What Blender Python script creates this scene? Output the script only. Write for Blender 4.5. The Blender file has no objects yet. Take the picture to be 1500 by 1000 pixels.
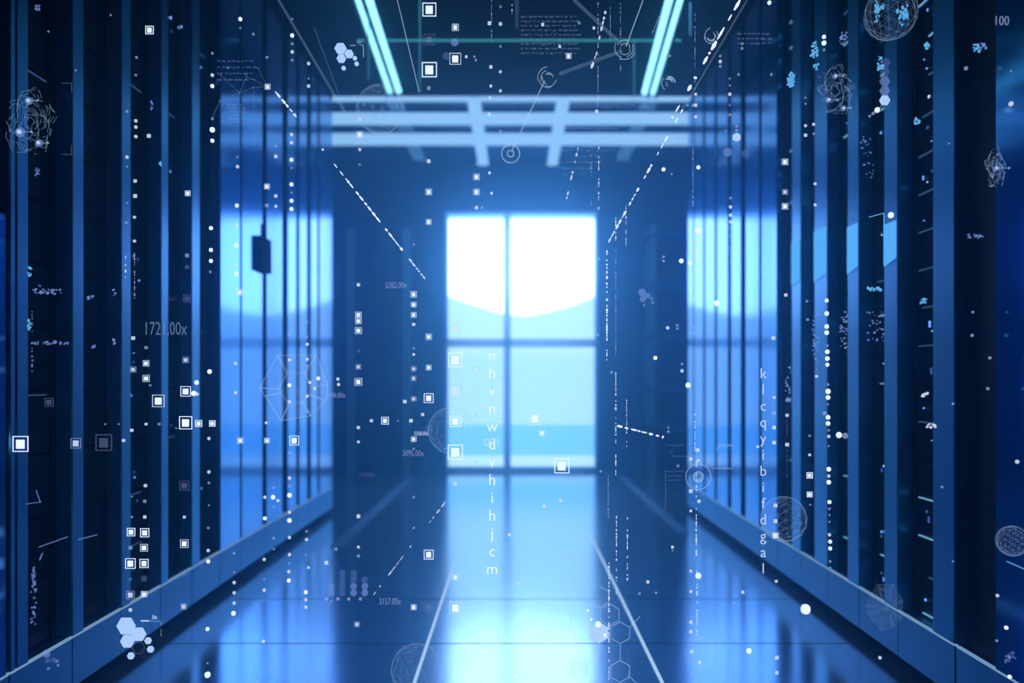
import bpy, math, random
from mathutils import Vector, Matrix

random.seed(7)
SC = bpy.context.scene
COL = SC.collection
CAM_Z = 1.05
F = 1200.0                       # focal length in pixels of a 1500-wide frame
VX, VY = 755.0, 557.0            # vanishing point of the corridor


def at(px, py, d):
    return Vector(((px - VX) * d / F, d, CAM_Z - (py - VY) * d / F))


# ------------------------------------------------------------------ materials
def new_mat(name):
    m = bpy.data.materials.new(name)
    m.use_nodes = True
    nt = m.node_tree
    nt.nodes.clear()
    out = nt.nodes.new('ShaderNodeOutputMaterial')
    return m, nt, out


def principled(name, col, rough=0.4, metal=0.0, spec=0.5, noise=0.0, nscale=6.0, bump=0.0):
    m, nt, out = new_mat(name)
    b = nt.nodes.new('ShaderNodeBsdfPrincipled')
    b.inputs['Base Color'].default_value = (*col, 1)
    b.inputs['Roughness'].default_value = rough
    b.inputs['Metallic'].default_value = metal
    b.inputs['Specular IOR Level'].default_value = spec
    nt.links.new(b.outputs[0], out.inputs[0])
    if noise > 0:
        tc = nt.nodes.new('ShaderNodeTexCoord')
        n = nt.nodes.new('ShaderNodeTexNoise')
        n.inputs['Scale'].default_value = nscale
        n.inputs['Detail'].default_value = 4
        nt.links.new(tc.outputs['Object'], n.inputs['Vector'])
        mr = nt.nodes.new('ShaderNodeMapRange')
        mr.inputs['To Min'].default_value = max(rough - noise, 0.02)
        mr.inputs['To Max'].default_value = rough + noise
        nt.links.new(n.outputs['Fac'], mr.inputs['Value'])
        nt.links.new(mr.outputs[0], b.inputs['Roughness'])
    return m


def emission(name, col, strength, alpha=1.0, sample=False):
    m, nt, out = new_mat(name)
    e = nt.nodes.new('ShaderNodeEmission')
    e.inputs[0].default_value = (*col, 1)
    e.inputs[1].default_value = strength
    if alpha < 1.0:
        t = nt.nodes.new('ShaderNodeBsdfTransparent')
        mx = nt.nodes.new('ShaderNodeMixShader')
        mx.inputs[0].default_value = alpha
        nt.links.new(t.outputs[0], mx.inputs[1])
        nt.links.new(e.outputs[0], mx.inputs[2])
        nt.links.new(mx.outputs[0], out.inputs[0])
    else:
        nt.links.new(e.outputs[0], out.inputs[0])
    m.cycles.emission_sampling = 'AUTO' if sample else 'NONE'
    return m


def glass_mat():
    m, nt, out = new_mat('clear_glass')
    t = nt.nodes.new('ShaderNodeBsdfTransparent')
    t.inputs[0].default_value = (0.97, 0.985, 1, 1)
    g = nt.nodes.new('ShaderNodeBsdfGlossy')
    g.inputs['Roughness'].default_value = 0.03
    fr = nt.nodes.new('ShaderNodeFresnel')
    fr.inputs[0].default_value = 1.2
    mx = nt.nodes.new('ShaderNodeMixShader')
    nt.links.new(fr.outputs[0], mx.inputs[0])
    nt.links.new(t.outputs[0], mx.inputs[1])
    nt.links.new(g.outputs[0], mx.inputs[2])
    nt.links.new(mx.outputs[0], out.inputs[0])
    return m


def floor_mat():
    """Polished dark blue slabs with thin crosswise joints every 0.633 m."""
    m, nt, out = new_mat('polished_floor')
    N, L = nt.nodes.new, nt.links.new
    b = N('ShaderNodeBsdfPrincipled')
    b.inputs['Metallic'].default_value = 0.75
    tc = N('ShaderNodeTexCoord')
    sep = N('ShaderNodeSeparateXYZ')
    L(tc.outputs['Object'], sep.inputs[0])
    a = N('ShaderNodeMath'); a.operation = 'ADD'; a.inputs[1].default_value = 20 * FLOOR_PITCH - FLOOR_START + FLOOR_PITCH / 2
    L(sep.outputs['Y'], a.inputs[0])
    mo = N('ShaderNodeMath'); mo.operation = 'MODULO'; mo.inputs[1].default_value = FLOOR_PITCH
    L(a.outputs[0], mo.inputs[0])
    su = N('ShaderNodeMath'); su.operation = 'SUBTRACT'; su.inputs[1].default_value = FLOOR_PITCH / 2
    L(mo.outputs[0], su.inputs[0])
    ab = N('ShaderNodeMath'); ab.operation = 'ABSOLUTE'
    L(su.outputs[0], ab.inputs[0])
    lt = N('ShaderNodeMath'); lt.operation = 'LESS_THAN'; lt.inputs[1].default_value = 0.0045
    L(ab.outputs[0], lt.inputs[0])
    near = N('ShaderNodeMath'); near.operation = 'LESS_THAN'; near.inputs[1].default_value = 4.1
    L(sep.outputs['Y'], near.inputs[0])
    both = N('ShaderNodeMath'); both.operation = 'MULTIPLY'
    L(lt.outputs[0], both.inputs[0]); L(near.outputs[0], both.inputs[1])
    lt = both
    mix = N('ShaderNodeMix'); mix.data_type = 'RGBA'
    mix.inputs['A'].default_value = (0.62, 0.84, 1.0, 1)
    mix.inputs['B'].default_value = (0.004, 0.012, 0.04, 1)
    L(lt.outputs[0], mix.inputs['Factor'])
    L(mix.outputs['Result'], b.inputs['Base Color'])
    nz = N('ShaderNodeTexNoise'); nz.inputs['Scale'].default_value = 3.0; nz.inputs['Detail'].default_value = 5
    L(tc.outputs['Object'], nz.inputs['Vector'])
    mr = N('ShaderNodeMapRange'); mr.inputs['To Min'].default_value = 0.15; mr.inputs['To Max'].default_value = 0.19
    L(nz.outputs['Fac'], mr.inputs['Value'])
    mx2 = N('ShaderNodeMix'); mx2.data_type = 'FLOAT'; mx2.inputs['B'].default_value = 0.8
    L(lt.outputs[0], mx2.inputs['Factor']); L(mr.outputs[0], mx2.inputs['A'])
    L(mx2.outputs['Result'], b.inputs['Roughness'])
    sp = N('ShaderNodeMix'); sp.data_type = 'FLOAT'; sp.inputs['A'].default_value = 0.9; sp.inputs['B'].default_value = 0.1
    L(lt.outputs[0], sp.inputs['Factor']); L(sp.outputs['Result'], b.inputs['Specular IOR Level'])
    L(b.outputs[0], out.inputs[0])
    return m


FLOOR_PITCH = F * CAM_Z / 320 - F * CAM_Z / 385
FLOOR_START = F * CAM_Z / 385

M = {}
M['floor'] = floor_mat()
M['panel'] = principled('gloss_blue_panel', (0.065, 0.33, 0.76), 0.12, 0.85, 0.4, noise=0.04, nscale=3)
M['panel_near'] = principled('satin_blue_post', (0.08, 0.47, 0.88), 0.30, 0.7, 0.5, noise=0.05, nscale=4)
M['plinth'] = principled('satin_plinth', (0.08, 0.46, 0.86), 0.40, 0.6, 0.5, noise=0.04)
M['edge'] = emission('edge_highlight_glow', (0.26, 0.52, 0.90), 0.62)  # glow stands in for the highlight along the plinth edge
M['dark'] = principled('dark_carcass', (0.004, 0.010, 0.032), 0.5, 0, 0.25, noise=0.05)
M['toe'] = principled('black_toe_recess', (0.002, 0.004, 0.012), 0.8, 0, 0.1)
M['server'] = principled('server_black', (0.006, 0.014, 0.042), 0.38, 0, 0.4, noise=0.06, nscale=20)
M['server_grille'] = principled('server_grille', (0.012, 0.028, 0.075), 0.5, 0, 0.4)
M['wall'] = principled('painted_blue_wall', (0.025, 0.13, 0.38), 0.55, 0, 0.3, noise=0.05)
M['pilaster'] = principled('pale_blue_pilaster', (0.26, 0.62, 0.98), 0.5, 0, 0.3)
M['ceiling'] = principled('blue_ceiling', (0.02, 0.06, 0.16), 0.6, 0, 0.2, noise=0.05)
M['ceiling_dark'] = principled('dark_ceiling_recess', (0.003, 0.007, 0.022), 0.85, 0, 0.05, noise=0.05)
M['door_frame'] = principled('blue_metal_frame', (0.06, 0.22, 0.55), 0.35, 0.3)
M['rail'] = emission('floor_light_inlay', (0.46, 0.76, 1.15), 0.85)
M['stripe'] = principled('pale_floor_stripe', (0.30, 0.58, 0.95), 0.5, 0, 0.5)
M['glass'] = glass_mat()


def bloom_translucent(name, col, tr):
    m, nt, out = new_mat(name)
    d = nt.nodes.new('ShaderNodeBsdfDiffuse'); d.inputs[0].default_value = (*col, 1)
    t = nt.nodes.new('ShaderNodeBsdfTranslucent'); t.inputs[0].default_value = (*tr, 1)
    a = nt.nodes.new('ShaderNodeAddShader')
    nt.links.new(d.outputs[0], a.inputs[0]); nt.links.new(t.outputs[0], a.inputs[1]); nt.links.new(a.outputs[0], out.inputs[0])
    return m


M['bloom_translucent'] = bloom_translucent('bloom_blue_frame', (0.05, 0.2, 0.5), (0.55, 0.55, 0.5))  # translucency imitates the door's bloom spreading over its frame
M['sky'] = emission('white_daylight', (1.8, 3.3, 7.0), 1.0, sample=True)
M['pale'] = emission('pale_blue_light', (0.58, 1.16, 2.1), 1.0, sample=True)
M['pale_mid'] = emission('soft_blue_light', (0.50, 1.08, 2.1), 1.0, sample=True)
M['pale_low'] = emission('low_blue_light', (0.22, 0.84, 2.0), 1.0, sample=True)
M['lattice'] = emission('ceiling_strip_light', (0.28, 0.67, 1.3), 1.0, sample=True)
M['lattice_dim'] = emission('ceiling_strip_dim', (0.06, 0.21, 0.55), 0.7)
M['neon'] = emission('cyan_neon', (0.26, 0.86, 1.25), 2.1, sample=True)
M['neon_thin'] = emission('cyan_fibre', (0.05, 0.38, 0.58), 0.8)
M['glow_cyan'] = emission('cyan_glow', (0.10, 0.50, 1.2), 0.95)  # emission of the added post patches and one bright fibre
M['led'] = emission('led_blue', (0.10, 0.34, 1.0), 1.3)
M['led_dim'] = emission('led_dim', (0.05, 0.16, 0.55), 0.6)
M['led_white'] = emission('led_white', (0.5, 0.7, 1.0), 1.2)
M['led_line'] = emission('led_line', (0.16, 0.50, 0.86), 0.8)
M['led_line_dim'] = emission('led_line_dim', (0.05, 0.14, 0.34), 0.5)
H = {}
for i, (a, s) in enumerate([(0.08, 0.9), (0.22, 0.9), (0.50, 1.0), (0.95, 1.25)]):
    H[i] = emission('hologram_light_' + 'abcd'[i], (0.68, 0.86, 1.2) if i > 1 else ((0.50, 0.66, 1.2) if i else (0.36, 0.50, 1.1)), s, a)
H['lilac'] = emission('hologram_lilac', (0.42, 0.68, 1.2), 1.0, 0.92)
H['lilac_dim'] = emission('hologram_lilac_dim', (0.24, 0.42, 1.1), 0.8, 0.26)
H['lilac_faint'] = emission('hologram_lilac_faint', (0.24, 0.42, 1.1), 0.8, 0.09)
H['cyan'] = emission('hologram_cyan', (0.12, 0.48, 1.0), 0.9, 0.9)
H['line'] = emission('hologram_line', (0.52, 0.80, 1.2), 0.9, 0.26)
H['line_faint'] = emission('hologram_line_faint', (0.40, 0.70, 1.2), 0.8, 0.065)
H['mesh'] = emission('hologram_mesh', (0.40, 0.70, 1.2), 0.9, 0.13)


# ------------------------------------------------------------------ mesh helper
ORG = {}


class MB:
    def __init__(self):
        self.v, self.f = [], []

    def add(self, vs, fs):
        b = len(self.v)
        self.v += [Vector(p) for p in vs]
        self.f += [tuple(b + i for i in q) for q in fs]
        return self

    def box(self, x0, x1, y0, y1, z0, z1, bev=0.0):
        if x0 > x1: x0, x1 = x1, x0
        if y0 > y1: y0, y1 = y1, y0
        if z0 > z1: z0, z1 = z1, z0
        if bev <= 0:
            vs = [(x, y, z) for x in (x0, x1) for y in (y0, y1) for z in (z0, z1)]
            return self.add(vs, [(0, 1, 3, 2), (4, 6, 7, 5), (0, 4, 5, 1), (2, 3, 7, 6), (0, 2, 6, 4), (1, 5, 7, 3)])
        b = min(bev, (x1 - x0) / 2.01, (y1 - y0) / 2.01)           # chamfered vertical edges
        pts = [(x0 + b, y0), (x1 - b, y0), (x1, y0 + b), (x1, y1 - b), (x1 - b, y1), (x0 + b, y1), (x0, y1 - b), (x0, y0 + b)]
        n = 8
        vs = [(x, y, z0) for x, y in pts] + [(x, y, z1) for x, y in pts]
        fs = [tuple(range(n - 1, -1, -1)), tuple(range(n, 2 * n))] + [(i, (i + 1) % n, n + (i + 1) % n, n + i) for i in range(n)]
        return self.add(vs, fs)

    def tube(self, p0, p1, r0, r1=None, n=6):
        p0, p1 = Vector(p0), Vector(p1)
        r1 = r0 if r1 is None else r1
        d = (p1 - p0)
        if d.length < 1e-7: return self
        d.normalize()
        u = d.orthogonal().normalized(); w = d.cross(u)
        vs = []
        for p, r in ((p0, r0), (p1, r1)):
            vs += [p + (u * math.cos(2 * math.pi * i / n) + w * math.sin(2 * math.pi * i / n)) * r for i in range(n)]
        fs = [(i, (i + 1) % n, n + (i + 1) % n, n + i) for i in range(n)] + [tuple(range(n - 1, -1, -1)), tuple(range(n, 2 * n))]
        return self.add(vs, fs)

    def prism(self, pts, y0, y1):
        """Polygon given in x, z, extruded from y0 to y1."""
        n = len(pts)
        vs = [(x, y0, z) for x, z in pts] + [(x, y1, z) for x, z in pts]
        fs = [tuple(range(n)), tuple(range(2 * n - 1, n - 1, -1))] + [((i + 1) % n, i, n + i, n + (i + 1) % n) for i in range(n)]
        return self.add(vs, fs)

    def ring(self, c, r, w, n, a0, t):
        """Polygonal ring in the x-z plane with wall width w and thickness t (n=4 a0=45 gives a square frame)."""
        vs, fs = [], []
        for k in range(n):
            a = math.radians(a0) + 2 * math.pi * k / n
            for rr in (r, r - w):
                for y in (-t / 2, t / 2):
                    vs.append((c[0] + rr * math.cos(a), c[1] + y, c[2] + rr * math.sin(a)))
        for k in range(n):
            p, q = 4 * k, 4 * ((k + 1) % n)
            fs += [(p, q, q + 2, p + 2), (p + 1, p + 3, q + 3, q + 1), (p, p + 1, q + 1, q), (p + 2, q + 2, q + 3, p + 3)]
        return self.add(vs, fs)

    def disc(self, c, r, n, a0, t):
        pts = [(c[0] + r * math.cos(math.radians(a0) + 2 * math.pi * k / n), c[2] + r * math.sin(math.radians(a0) + 2 * math.pi * k / n)) for k in range(n)]
        return self.prism(pts, c[1] - t / 2, c[1] + t / 2)

    def ball(self, c, r, sx=1, sy=1, sz=1, n=8, m=6):
        vs, fs = [(c[0], c[1], c[2] + r * sz)], []
        for i in range(1, m):
            ph = math.pi * i / m
            for k in range(n):
                a = 2 * math.pi * k / n
                vs.append((c[0] + r * sx * math.sin(ph) * math.cos(a), c[1] + r * sy * math.sin(ph) * math.sin(a), c[2] + r * sz * math.cos(ph)))
        vs.append((c[0], c[1], c[2] - r * sz))
        last = len(vs) - 1
        for k in range(n):
            fs.append((0, 1 + k, 1 + (k + 1) % n))
            fs.append((last, last - n + (k + 1) % n, last - n + k))
        for i in range(m - 2):
            for k in range(n):
                p = 1 + i * n + k; q = 1 + i * n + (k + 1) % n
                fs.append((p, p + n, q + n, q))
        return self.add(vs, fs)

    def build(self, name, mat, parent=None, smooth=False, origin=None):
        me = bpy.data.meshes.new(name)
        if parent is not None:
            off = ORG[parent.name]
        elif origin is not None:
            off = Vector(origin)
        else:
            off = Vector((0, 0, 0))
        me.from_pydata([tuple(p - off) for p in self.v], [], self.f)
        me.materials.append(mat)
        if smooth:
            for p in me.polygons: p.use_smooth = True
        me.update()
        o = bpy.data.objects.new(name, me)
        COL.objects.link(o)
        if parent is not None:
            o.parent = parent
        else:
            o.location = off
        ORG[o.name] = off
        return o


def tag(o, label=None, cat=None, group=None, kind=None):
    if label: o['label'] = label
    if cat: o['category'] = cat
    if group: o['group'] = group
    if kind: o['kind'] = kind
    return o


def thing(name, loc, label, cat, group=None, kind=None):
    o = bpy.data.objects.new(name, None)
    o.empty_display_size = 0.05
    COL.objects.link(o)
    o.location = loc
    ORG[o.name] = Vector(loc)
    return tag(o, label, cat, group, kind)


def struct(name, mb, mat, label=None):
    o = mb.build(name, mat)
    o['kind'] = 'structure'
    if label: o['label'] = label
    return o


ORD = ['', 'first', 'second', 'third', 'fourth', 'fifth', 'sixth', 'seventh', 'eighth', 'ninth', 'tenth', 'eleventh', 'twelfth',
       'thirteenth', 'fourteenth', 'fifteenth', 'sixteenth', 'seventeenth', 'eighteenth', 'nineteenth', 'twentieth',
       'twenty-first', 'twenty-second', 'twenty-third', 'twenty-fourth', 'twenty-fifth', 'twenty-sixth', 'twenty-seventh', 'twenty-eighth', 'twenty-ninth', 'thirtieth']

# ------------------------------------------------------------------ the shell
D_BACK = 9.375
XL, XR = -1.444, 1.39            # faces of the two rack rows
CEIL = CAM_Z + 2.26
CEIL_BACK = CAM_Z + 2.49
END = 6.47                       # where the rack rows stop and the cross aisle starts
WX = 2.75
Y0 = -1.2

struct('floor', MB().box(-WX, WX, Y0, D_BACK + 0.9, -0.1, 0), M['floor'], 'polished dark blue slab floor')
c = MB()
c.box(-WX, -0.98, Y0, END, CEIL, CEIL + 0.1); c.box(1.02, WX, Y0, END, CEIL, CEIL + 0.1)
struct('ceiling', c, M['ceiling'], 'blue outer ceiling panels above the racks')
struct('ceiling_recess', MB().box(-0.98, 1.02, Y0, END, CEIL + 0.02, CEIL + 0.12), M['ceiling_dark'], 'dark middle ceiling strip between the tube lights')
struct('ceiling_aisle', MB().box(-WX, WX, END - 0.02, D_BACK + 0.2, CEIL_BACK, CEIL_BACK + 0.1), M['wall'], 'raised ceiling over the far cross aisle')
struct('ceiling_step', MB().box(-WX, WX, END, END + 0.05, CEIL + 0.0, CEIL_BACK + 0.05), M['ceiling'])
struct('wall_left', MB().box(-WX - 0.1, -WX, Y0, D_BACK + 0.2, 0, CEIL_BACK + 0.1), M['wall'])
struct('wall_right', MB().box(WX, WX + 0.1, Y0, D_BACK + 0.2, 0, CEIL_BACK + 0.1), M['wall'])
struct('wall_front', MB().box(-WX - 0.1, WX + 0.1, Y0 - 0.1, Y0, 0, CEIL_BACK + 0.1), M['ceiling'])
DX0, DX1 = (652 - VX) * D_BACK / F, (876 - VX) * D_BACK / F
DZ1 = CAM_Z + (VY - 309) * D_BACK / F
DZ0 = 0.03
w = MB()
w.box(-WX, DX0, D_BACK, D_BACK + 0.12, 0, CEIL_BACK)
w.box(DX1, WX, D_BACK, D_BACK + 0.12, 0, CEIL_BACK)
w.box(DX0, DX1, D_BACK, D_BACK + 0.12, DZ1, CEIL_BACK)
struct('wall_back', w, M['wall'], 'blue end wall around the glowing glass door')
# lobby behind the door, closed so no light leaks
w = MB()
w.box(DX0 - 0.1, DX1 + 0.1, D_BACK + 0.62, D_BACK + 0.7, 0, DZ1 + 0.1)
w.box(DX0 - 0.1, DX0, D_BACK + 0.12, D_BACK + 0.7, 0, DZ1 + 0.1)
w.box(DX1, DX1 + 0.1, D_BACK + 0.12, D_BACK + 0.7, 0, DZ1 + 0.1)
w.box(DX0 - 0.1, DX1 + 0.1, D_BACK + 0.12, D_BACK + 0.7, DZ1, DZ1 + 0.1)
struct('wall_lobby', w, M['pilaster'])

# ---- glazed double door
d1 = thing('door_1', (0.07, D_BACK, 0), 'tall glazed double door glowing white at the corridor end', 'door', kind='structure')
mx0, mx1 = (738 - VX) * D_BACK / F, (748 - VX) * D_BACK / F
tz0, tz1 = CAM_Z - (508 - VY) * D_BACK / F, CAM_Z - (496 - VY) * D_BACK / F
fw = 0.022
fr = MB()
fr.box(DX0, DX0 + fw, D_BACK + 0.01, D_BACK + 0.09, 0, DZ1)
fr.box(DX1 - fw, DX1, D_BACK + 0.01, D_BACK + 0.09, 0, DZ1)
fr.box(DX0, DX1, D_BACK + 0.01, D_BACK + 0.09, DZ1 - fw, DZ1)
fr.box(DX0, DX1, D_BACK + 0.01, D_BACK + 0.09, 0, 0.055)
fr.build('frame', M['bloom_translucent'], d1)
MB().box(mx0, mx1, D_BACK + 0.015, D_BACK + 0.085, 0.055, DZ1 - fw, bev=0.01).build('mullion', M['bloom_translucent'], d1)
MB().box(DX0 + fw, DX1 - fw, D_BACK + 0.02, D_BACK + 0.08, tz0, tz1).build('transom', M['bloom_translucent'], d1)
for x0, x1 in ((DX0 + fw, mx0), (mx1, DX1 - fw)):
    for z0, z1 in ((0.055, tz0), (tz1, DZ1 - fw)):
        MB().box(x0, x1, D_BACK + 0.045, D_BACK + 0.055, z0, z1).build('pane', M['glass'], d1)

# ---- luminous screen behind it: white above a shallow V edge, pale blue bands below
yp = D_BACK + 0.40
lp = thing('luminous_screen', (0.07, yp, 0), 'backlit screen behind the glass door, white above a shallow V edge, pale blue below', 'light screen')


def dz(py): return CAM_Z - (py - VY) * yp / F
def dx(px): return (px - VX) * yp / F


vee = [(600, 418), (655, 434), (700, 449), (735, 459), (768, 463), (800, 458), (840, 447), (875, 434), (930, 415)]
top = DZ1 + 0.04
sx0, sx1 = DX0 + 0.005, DX1 - 0.005
vp = [(min(max(dx(a), sx0), sx1), dz(b)) for a, b in vee]
MB().prism(vp + [(sx1, top - 0.05), (sx0, top - 0.05)], yp, yp + 0.02).build('bright_panel', M['sky'], lp)
zb = [dz(520), dz(622), dz(667), 0.01]
MB().prism([(sx0, zb[0]), (sx1, zb[0])] + vp[::-1], yp, yp + 0.02).build('pale_panel', M['pale'], lp)
MB().box(sx0, sx1, yp, yp + 0.02, zb[1], zb[0]).build('soft_panel', M['pale_mid'], lp)
MB().box(sx0, sx1, yp, yp + 0.02, zb[2], zb[1]).build('low_panel', M['pale_low'], lp)
MB().box(sx0, sx1, yp, yp + 0.02, zb[3], zb[2]).build('base_panel', M['pale'], lp)

# ---- pilasters and shelving on the end wall
for i, (a, b, lab) in enumerate(((508, 521, 'slim pale pilaster on the end wall beside the dark rack row'), (590, 603, 'pale pilaster on the end wall close to the glass door'))):
    o = MB().box((a - VX) * D_BACK / F, (b - VX) * D_BACK / F, D_BACK - 0.05, D_BACK, 0, CAM_Z + 1.72, bev=0.01).build('wall_pilaster', M['pilaster'], origin=((a - VX) * D_BACK / F, D_BACK, 0))
    tag(o, lab, 'pilaster', 'pilasters on the end wall')
sh = thing('storage_shelf', (1.75, D_BACK - 0.3, 0), 'tall blue open shelf unit standing against the end wall beyond the glowing servers', 'shelf')
ys0, ys1 = D_BACK - 0.42, D_BACK - 0.02
for x in (1.48, 2.42):
    for y in (ys0, ys1 - 0.05):
        MB().box(x, x + 0.05, y, y + 0.05, 0, 2.75).build('upright', M['pilaster'], sh)
for py in (345, 418, 492, 570, 628):
    z = CAM_Z - (py - VY) * (D_BACK - 0.42) / F
    MB().box(1.48, 2.47, ys0, ys1, z - 0.03, z + 0.03).build('shelf_board', M['door_frame'], sh)

# ---- ceiling light strips of the cross aisle
zc = CEIL_BACK
for (a, b, lab) in ((135, 149, 'first crosswise white light strip beyond the tube lights'), (168, 183, 'middle crosswise white light strip on the far ceiling'), (198, 213, 'crosswise white light strip on the far ceiling next to the door')):
    y0, y1 = F * 2.44 / (VY - a), F * 2.44 / (VY - b)
    t = thing('ceiling_light', (0, y0, zc), lab, 'light', 'crosswise ceiling light strips')
    MB().box(-2.3, 2.3, y0, y1, zc - 0.05, zc - 0.03).build('diffuser', M['lattice'], t)
    MB().box(-2.32, 2.32, y0 - 0.015, y1 + 0.015, zc - 0.03, zc - 0.012).build('housing', M['door_frame'], t)
for (x, hw, mk, lab) in ((-0.36, 0.058, 'lattice', 'lengthwise light strip on the far ceiling joining the square column side'), (0.415, 0.058, 'lattice', 'lengthwise light strip on the far ceiling above the letter-like target rings'),
                     (-1.08, 0.07, 'lattice_dim', 'dim lengthwise strip on the far ceiling towards the dark rack row'), (1.20, 0.07, 'lattice_dim', 'dim lengthwise strip on the far ceiling towards the glowing servers')):
    t = thing('ceiling_light', (x, 7.05, zc), lab, 'light', 'lengthwise ceiling light strips')
    MB().box(x - hw, x + hw, 7.05, 9.25, *((zc - 0.066, zc - 0.054) if mk == 'lattice' else (zc - 0.01, zc - 0.003))).build('diffuser', M[mk], t)
    MB().box(x - hw + 0.02, x + hw - 0.02, 7.05, 9.25, *((zc - 0.0535, zc - 0.051) if mk == 'lattice' else (zc - 0.003, zc))).build('housing', M['door_frame'], t)

# ---- neon tubes under the near ceiling
def ceil_pt(px, py, h):
    d = F * h / (VY - py)
    return Vector(((px - VX) * d / F, d, CAM_Z + h))


for (a, b, lab) in (((526, 0), (571, 133), 'outer cyan tube light of the ceiling pair nearer the dark racks'), ((541, 0), (584, 133), 'inner cyan tube light of the ceiling pair nearer the dark racks'),
                    ((980, 0), (944, 135), 'inner cyan tube light of the ceiling pair nearer the glowing servers'), ((995, 0), (956, 135), 'outer cyan tube light of the ceiling pair nearer the glowing servers')):
    p1 = ceil_pt(*b, 2.235); p0 = ceil_pt(*a, 2.235)
    p0 = p0 + (p0 - p1) * 0.35
    t = thing('tube_light', (p0 + p1) / 2, lab, 'tube light', 'cyan ceiling tube lights')
    MB().tube(p0, p1, 0.0225, n=10).build('tube', M['neon'], t, smooth=True)
    dirv = (p1 - p0).normalized()
    for q, s in ((p0, -1), (p1, 1)):
        MB().tube(q, q + dirv * 0.03 * s, 0.0235, n=10).build('end_cap', M['door_frame'], t)
    up = Vector((0, 0, 0.02))
    if True:
        sx = 0.027 if p1.x > 0 else -0.027
        mbr = MB()
        q0, q1 = p0 + Vector((sx, 0, 0)), p1 + Vector((sx, 0, 0))
        vs_ = [q + Vector((w_, 0, h_)) for q in (q0, q1) for w_ in (-0.002, 0.002) for h_ in (-0.062, 0.022)]
        mbr.add(vs_, [(0, 1, 3, 2), (4, 6, 7, 5), (0, 4, 5, 1), (2, 3, 7, 6), (0, 2, 6, 4), (1, 5, 7, 3)])
        mbr.build('reflection_blocker', M['ceiling_dark'], t)  # added plate, keeps the tube's reflection off the rack doors
    MB().tube(p0 + up, p1 + up, 0.006, n=6).build('mounting_rail', M['door_frame'], t)

# ceiling seam and hanging fibres
dS = F * 2.24 / (VY - 62)
tag(MB().box(-1.05, 1.1, dS, dS + 0.012, CEIL - 0.01, CEIL + 0.0).build('seam_light', M['neon_thin'], origin=(0, dS, CEIL)), 'thin cyan line of light crossing the dark ceiling', 'light line')
for (px, ya, yb, r, mk, lab) in ((540, 0, 116, 0.004, 'neon_thin', 'thin cyan fibre hanging beside the outer tube light and white hexagons'), (615, 0, 135, 0.004, 'neon_thin', 'thin cyan fibre hanging behind the large white squares'),
                         (757, 0, 42, 0.010, 'led_line_dim', 'short broad blue fibre hanging at the ceiling middle'), (929, 62, 150, 0.004, 'neon_thin', 'thin cyan fibre hanging inside the tube pair by the servers'), (1011, 0, 52, 0.004, 'glow_cyan', 'short bright cyan fibre hanging outside the tubes')):
    d = 4.9 if ya == 0 else dS
    if ya == 62: p0 = at(px, 62, d); p0.z = CEIL
    else: p0 = at(px, ya, d); p0.z = CEIL + 0.02
    p1 = at(px, yb, d)
    tag(MB().tube(p0, p1, r, r * 0.6, n=6).build('hanging_fibre', M[mk], origin=p0), lab, 'light fibre', 'hanging light fibres')

# ---- floor inlays
tag(MB().box(-0.356, -0.346, 2.0, 4.7, 0.0, 0.004).build('floor_rail', M['rail'], origin=(-0.35, 2.0, 0)), 'thin bright rail in the floor nearer the dark racks', 'floor rail', 'floor rails')
tag(MB().box(0.505, 0.515, 2.0, 5.6, 0.0, 0.004).build('floor_rail', M['rail'], origin=(0.51, 2.0, 0)), 'thin bright rail in the floor nearer the glowing servers', 'floor rail', 'floor rails')
struct('trim_1', MB().box(-1.17, -1.09, 5.15, 8.9, 0.0, 0.002), M['stripe'], 'pale blue stripe in the floor beside the dark racks')
struct('trim_2', MB().box(1.12, 1.20, 5.65, 8.9, 0.0, 0.002), M['stripe'], 'pale blue stripe in the floor beside the glowing servers')

# ------------------------------------------------------------------ racks
PLZ0, PLZ1 = 0.05, 0.21
RTOP = CEIL - 0.03
DEEP = 0.62
ROWS = {-1: 'the dark row', 1: 'the glowing row'}


def side_x(s, depth): return (XL - depth) if s < 0 else (XR + depth)


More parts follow.
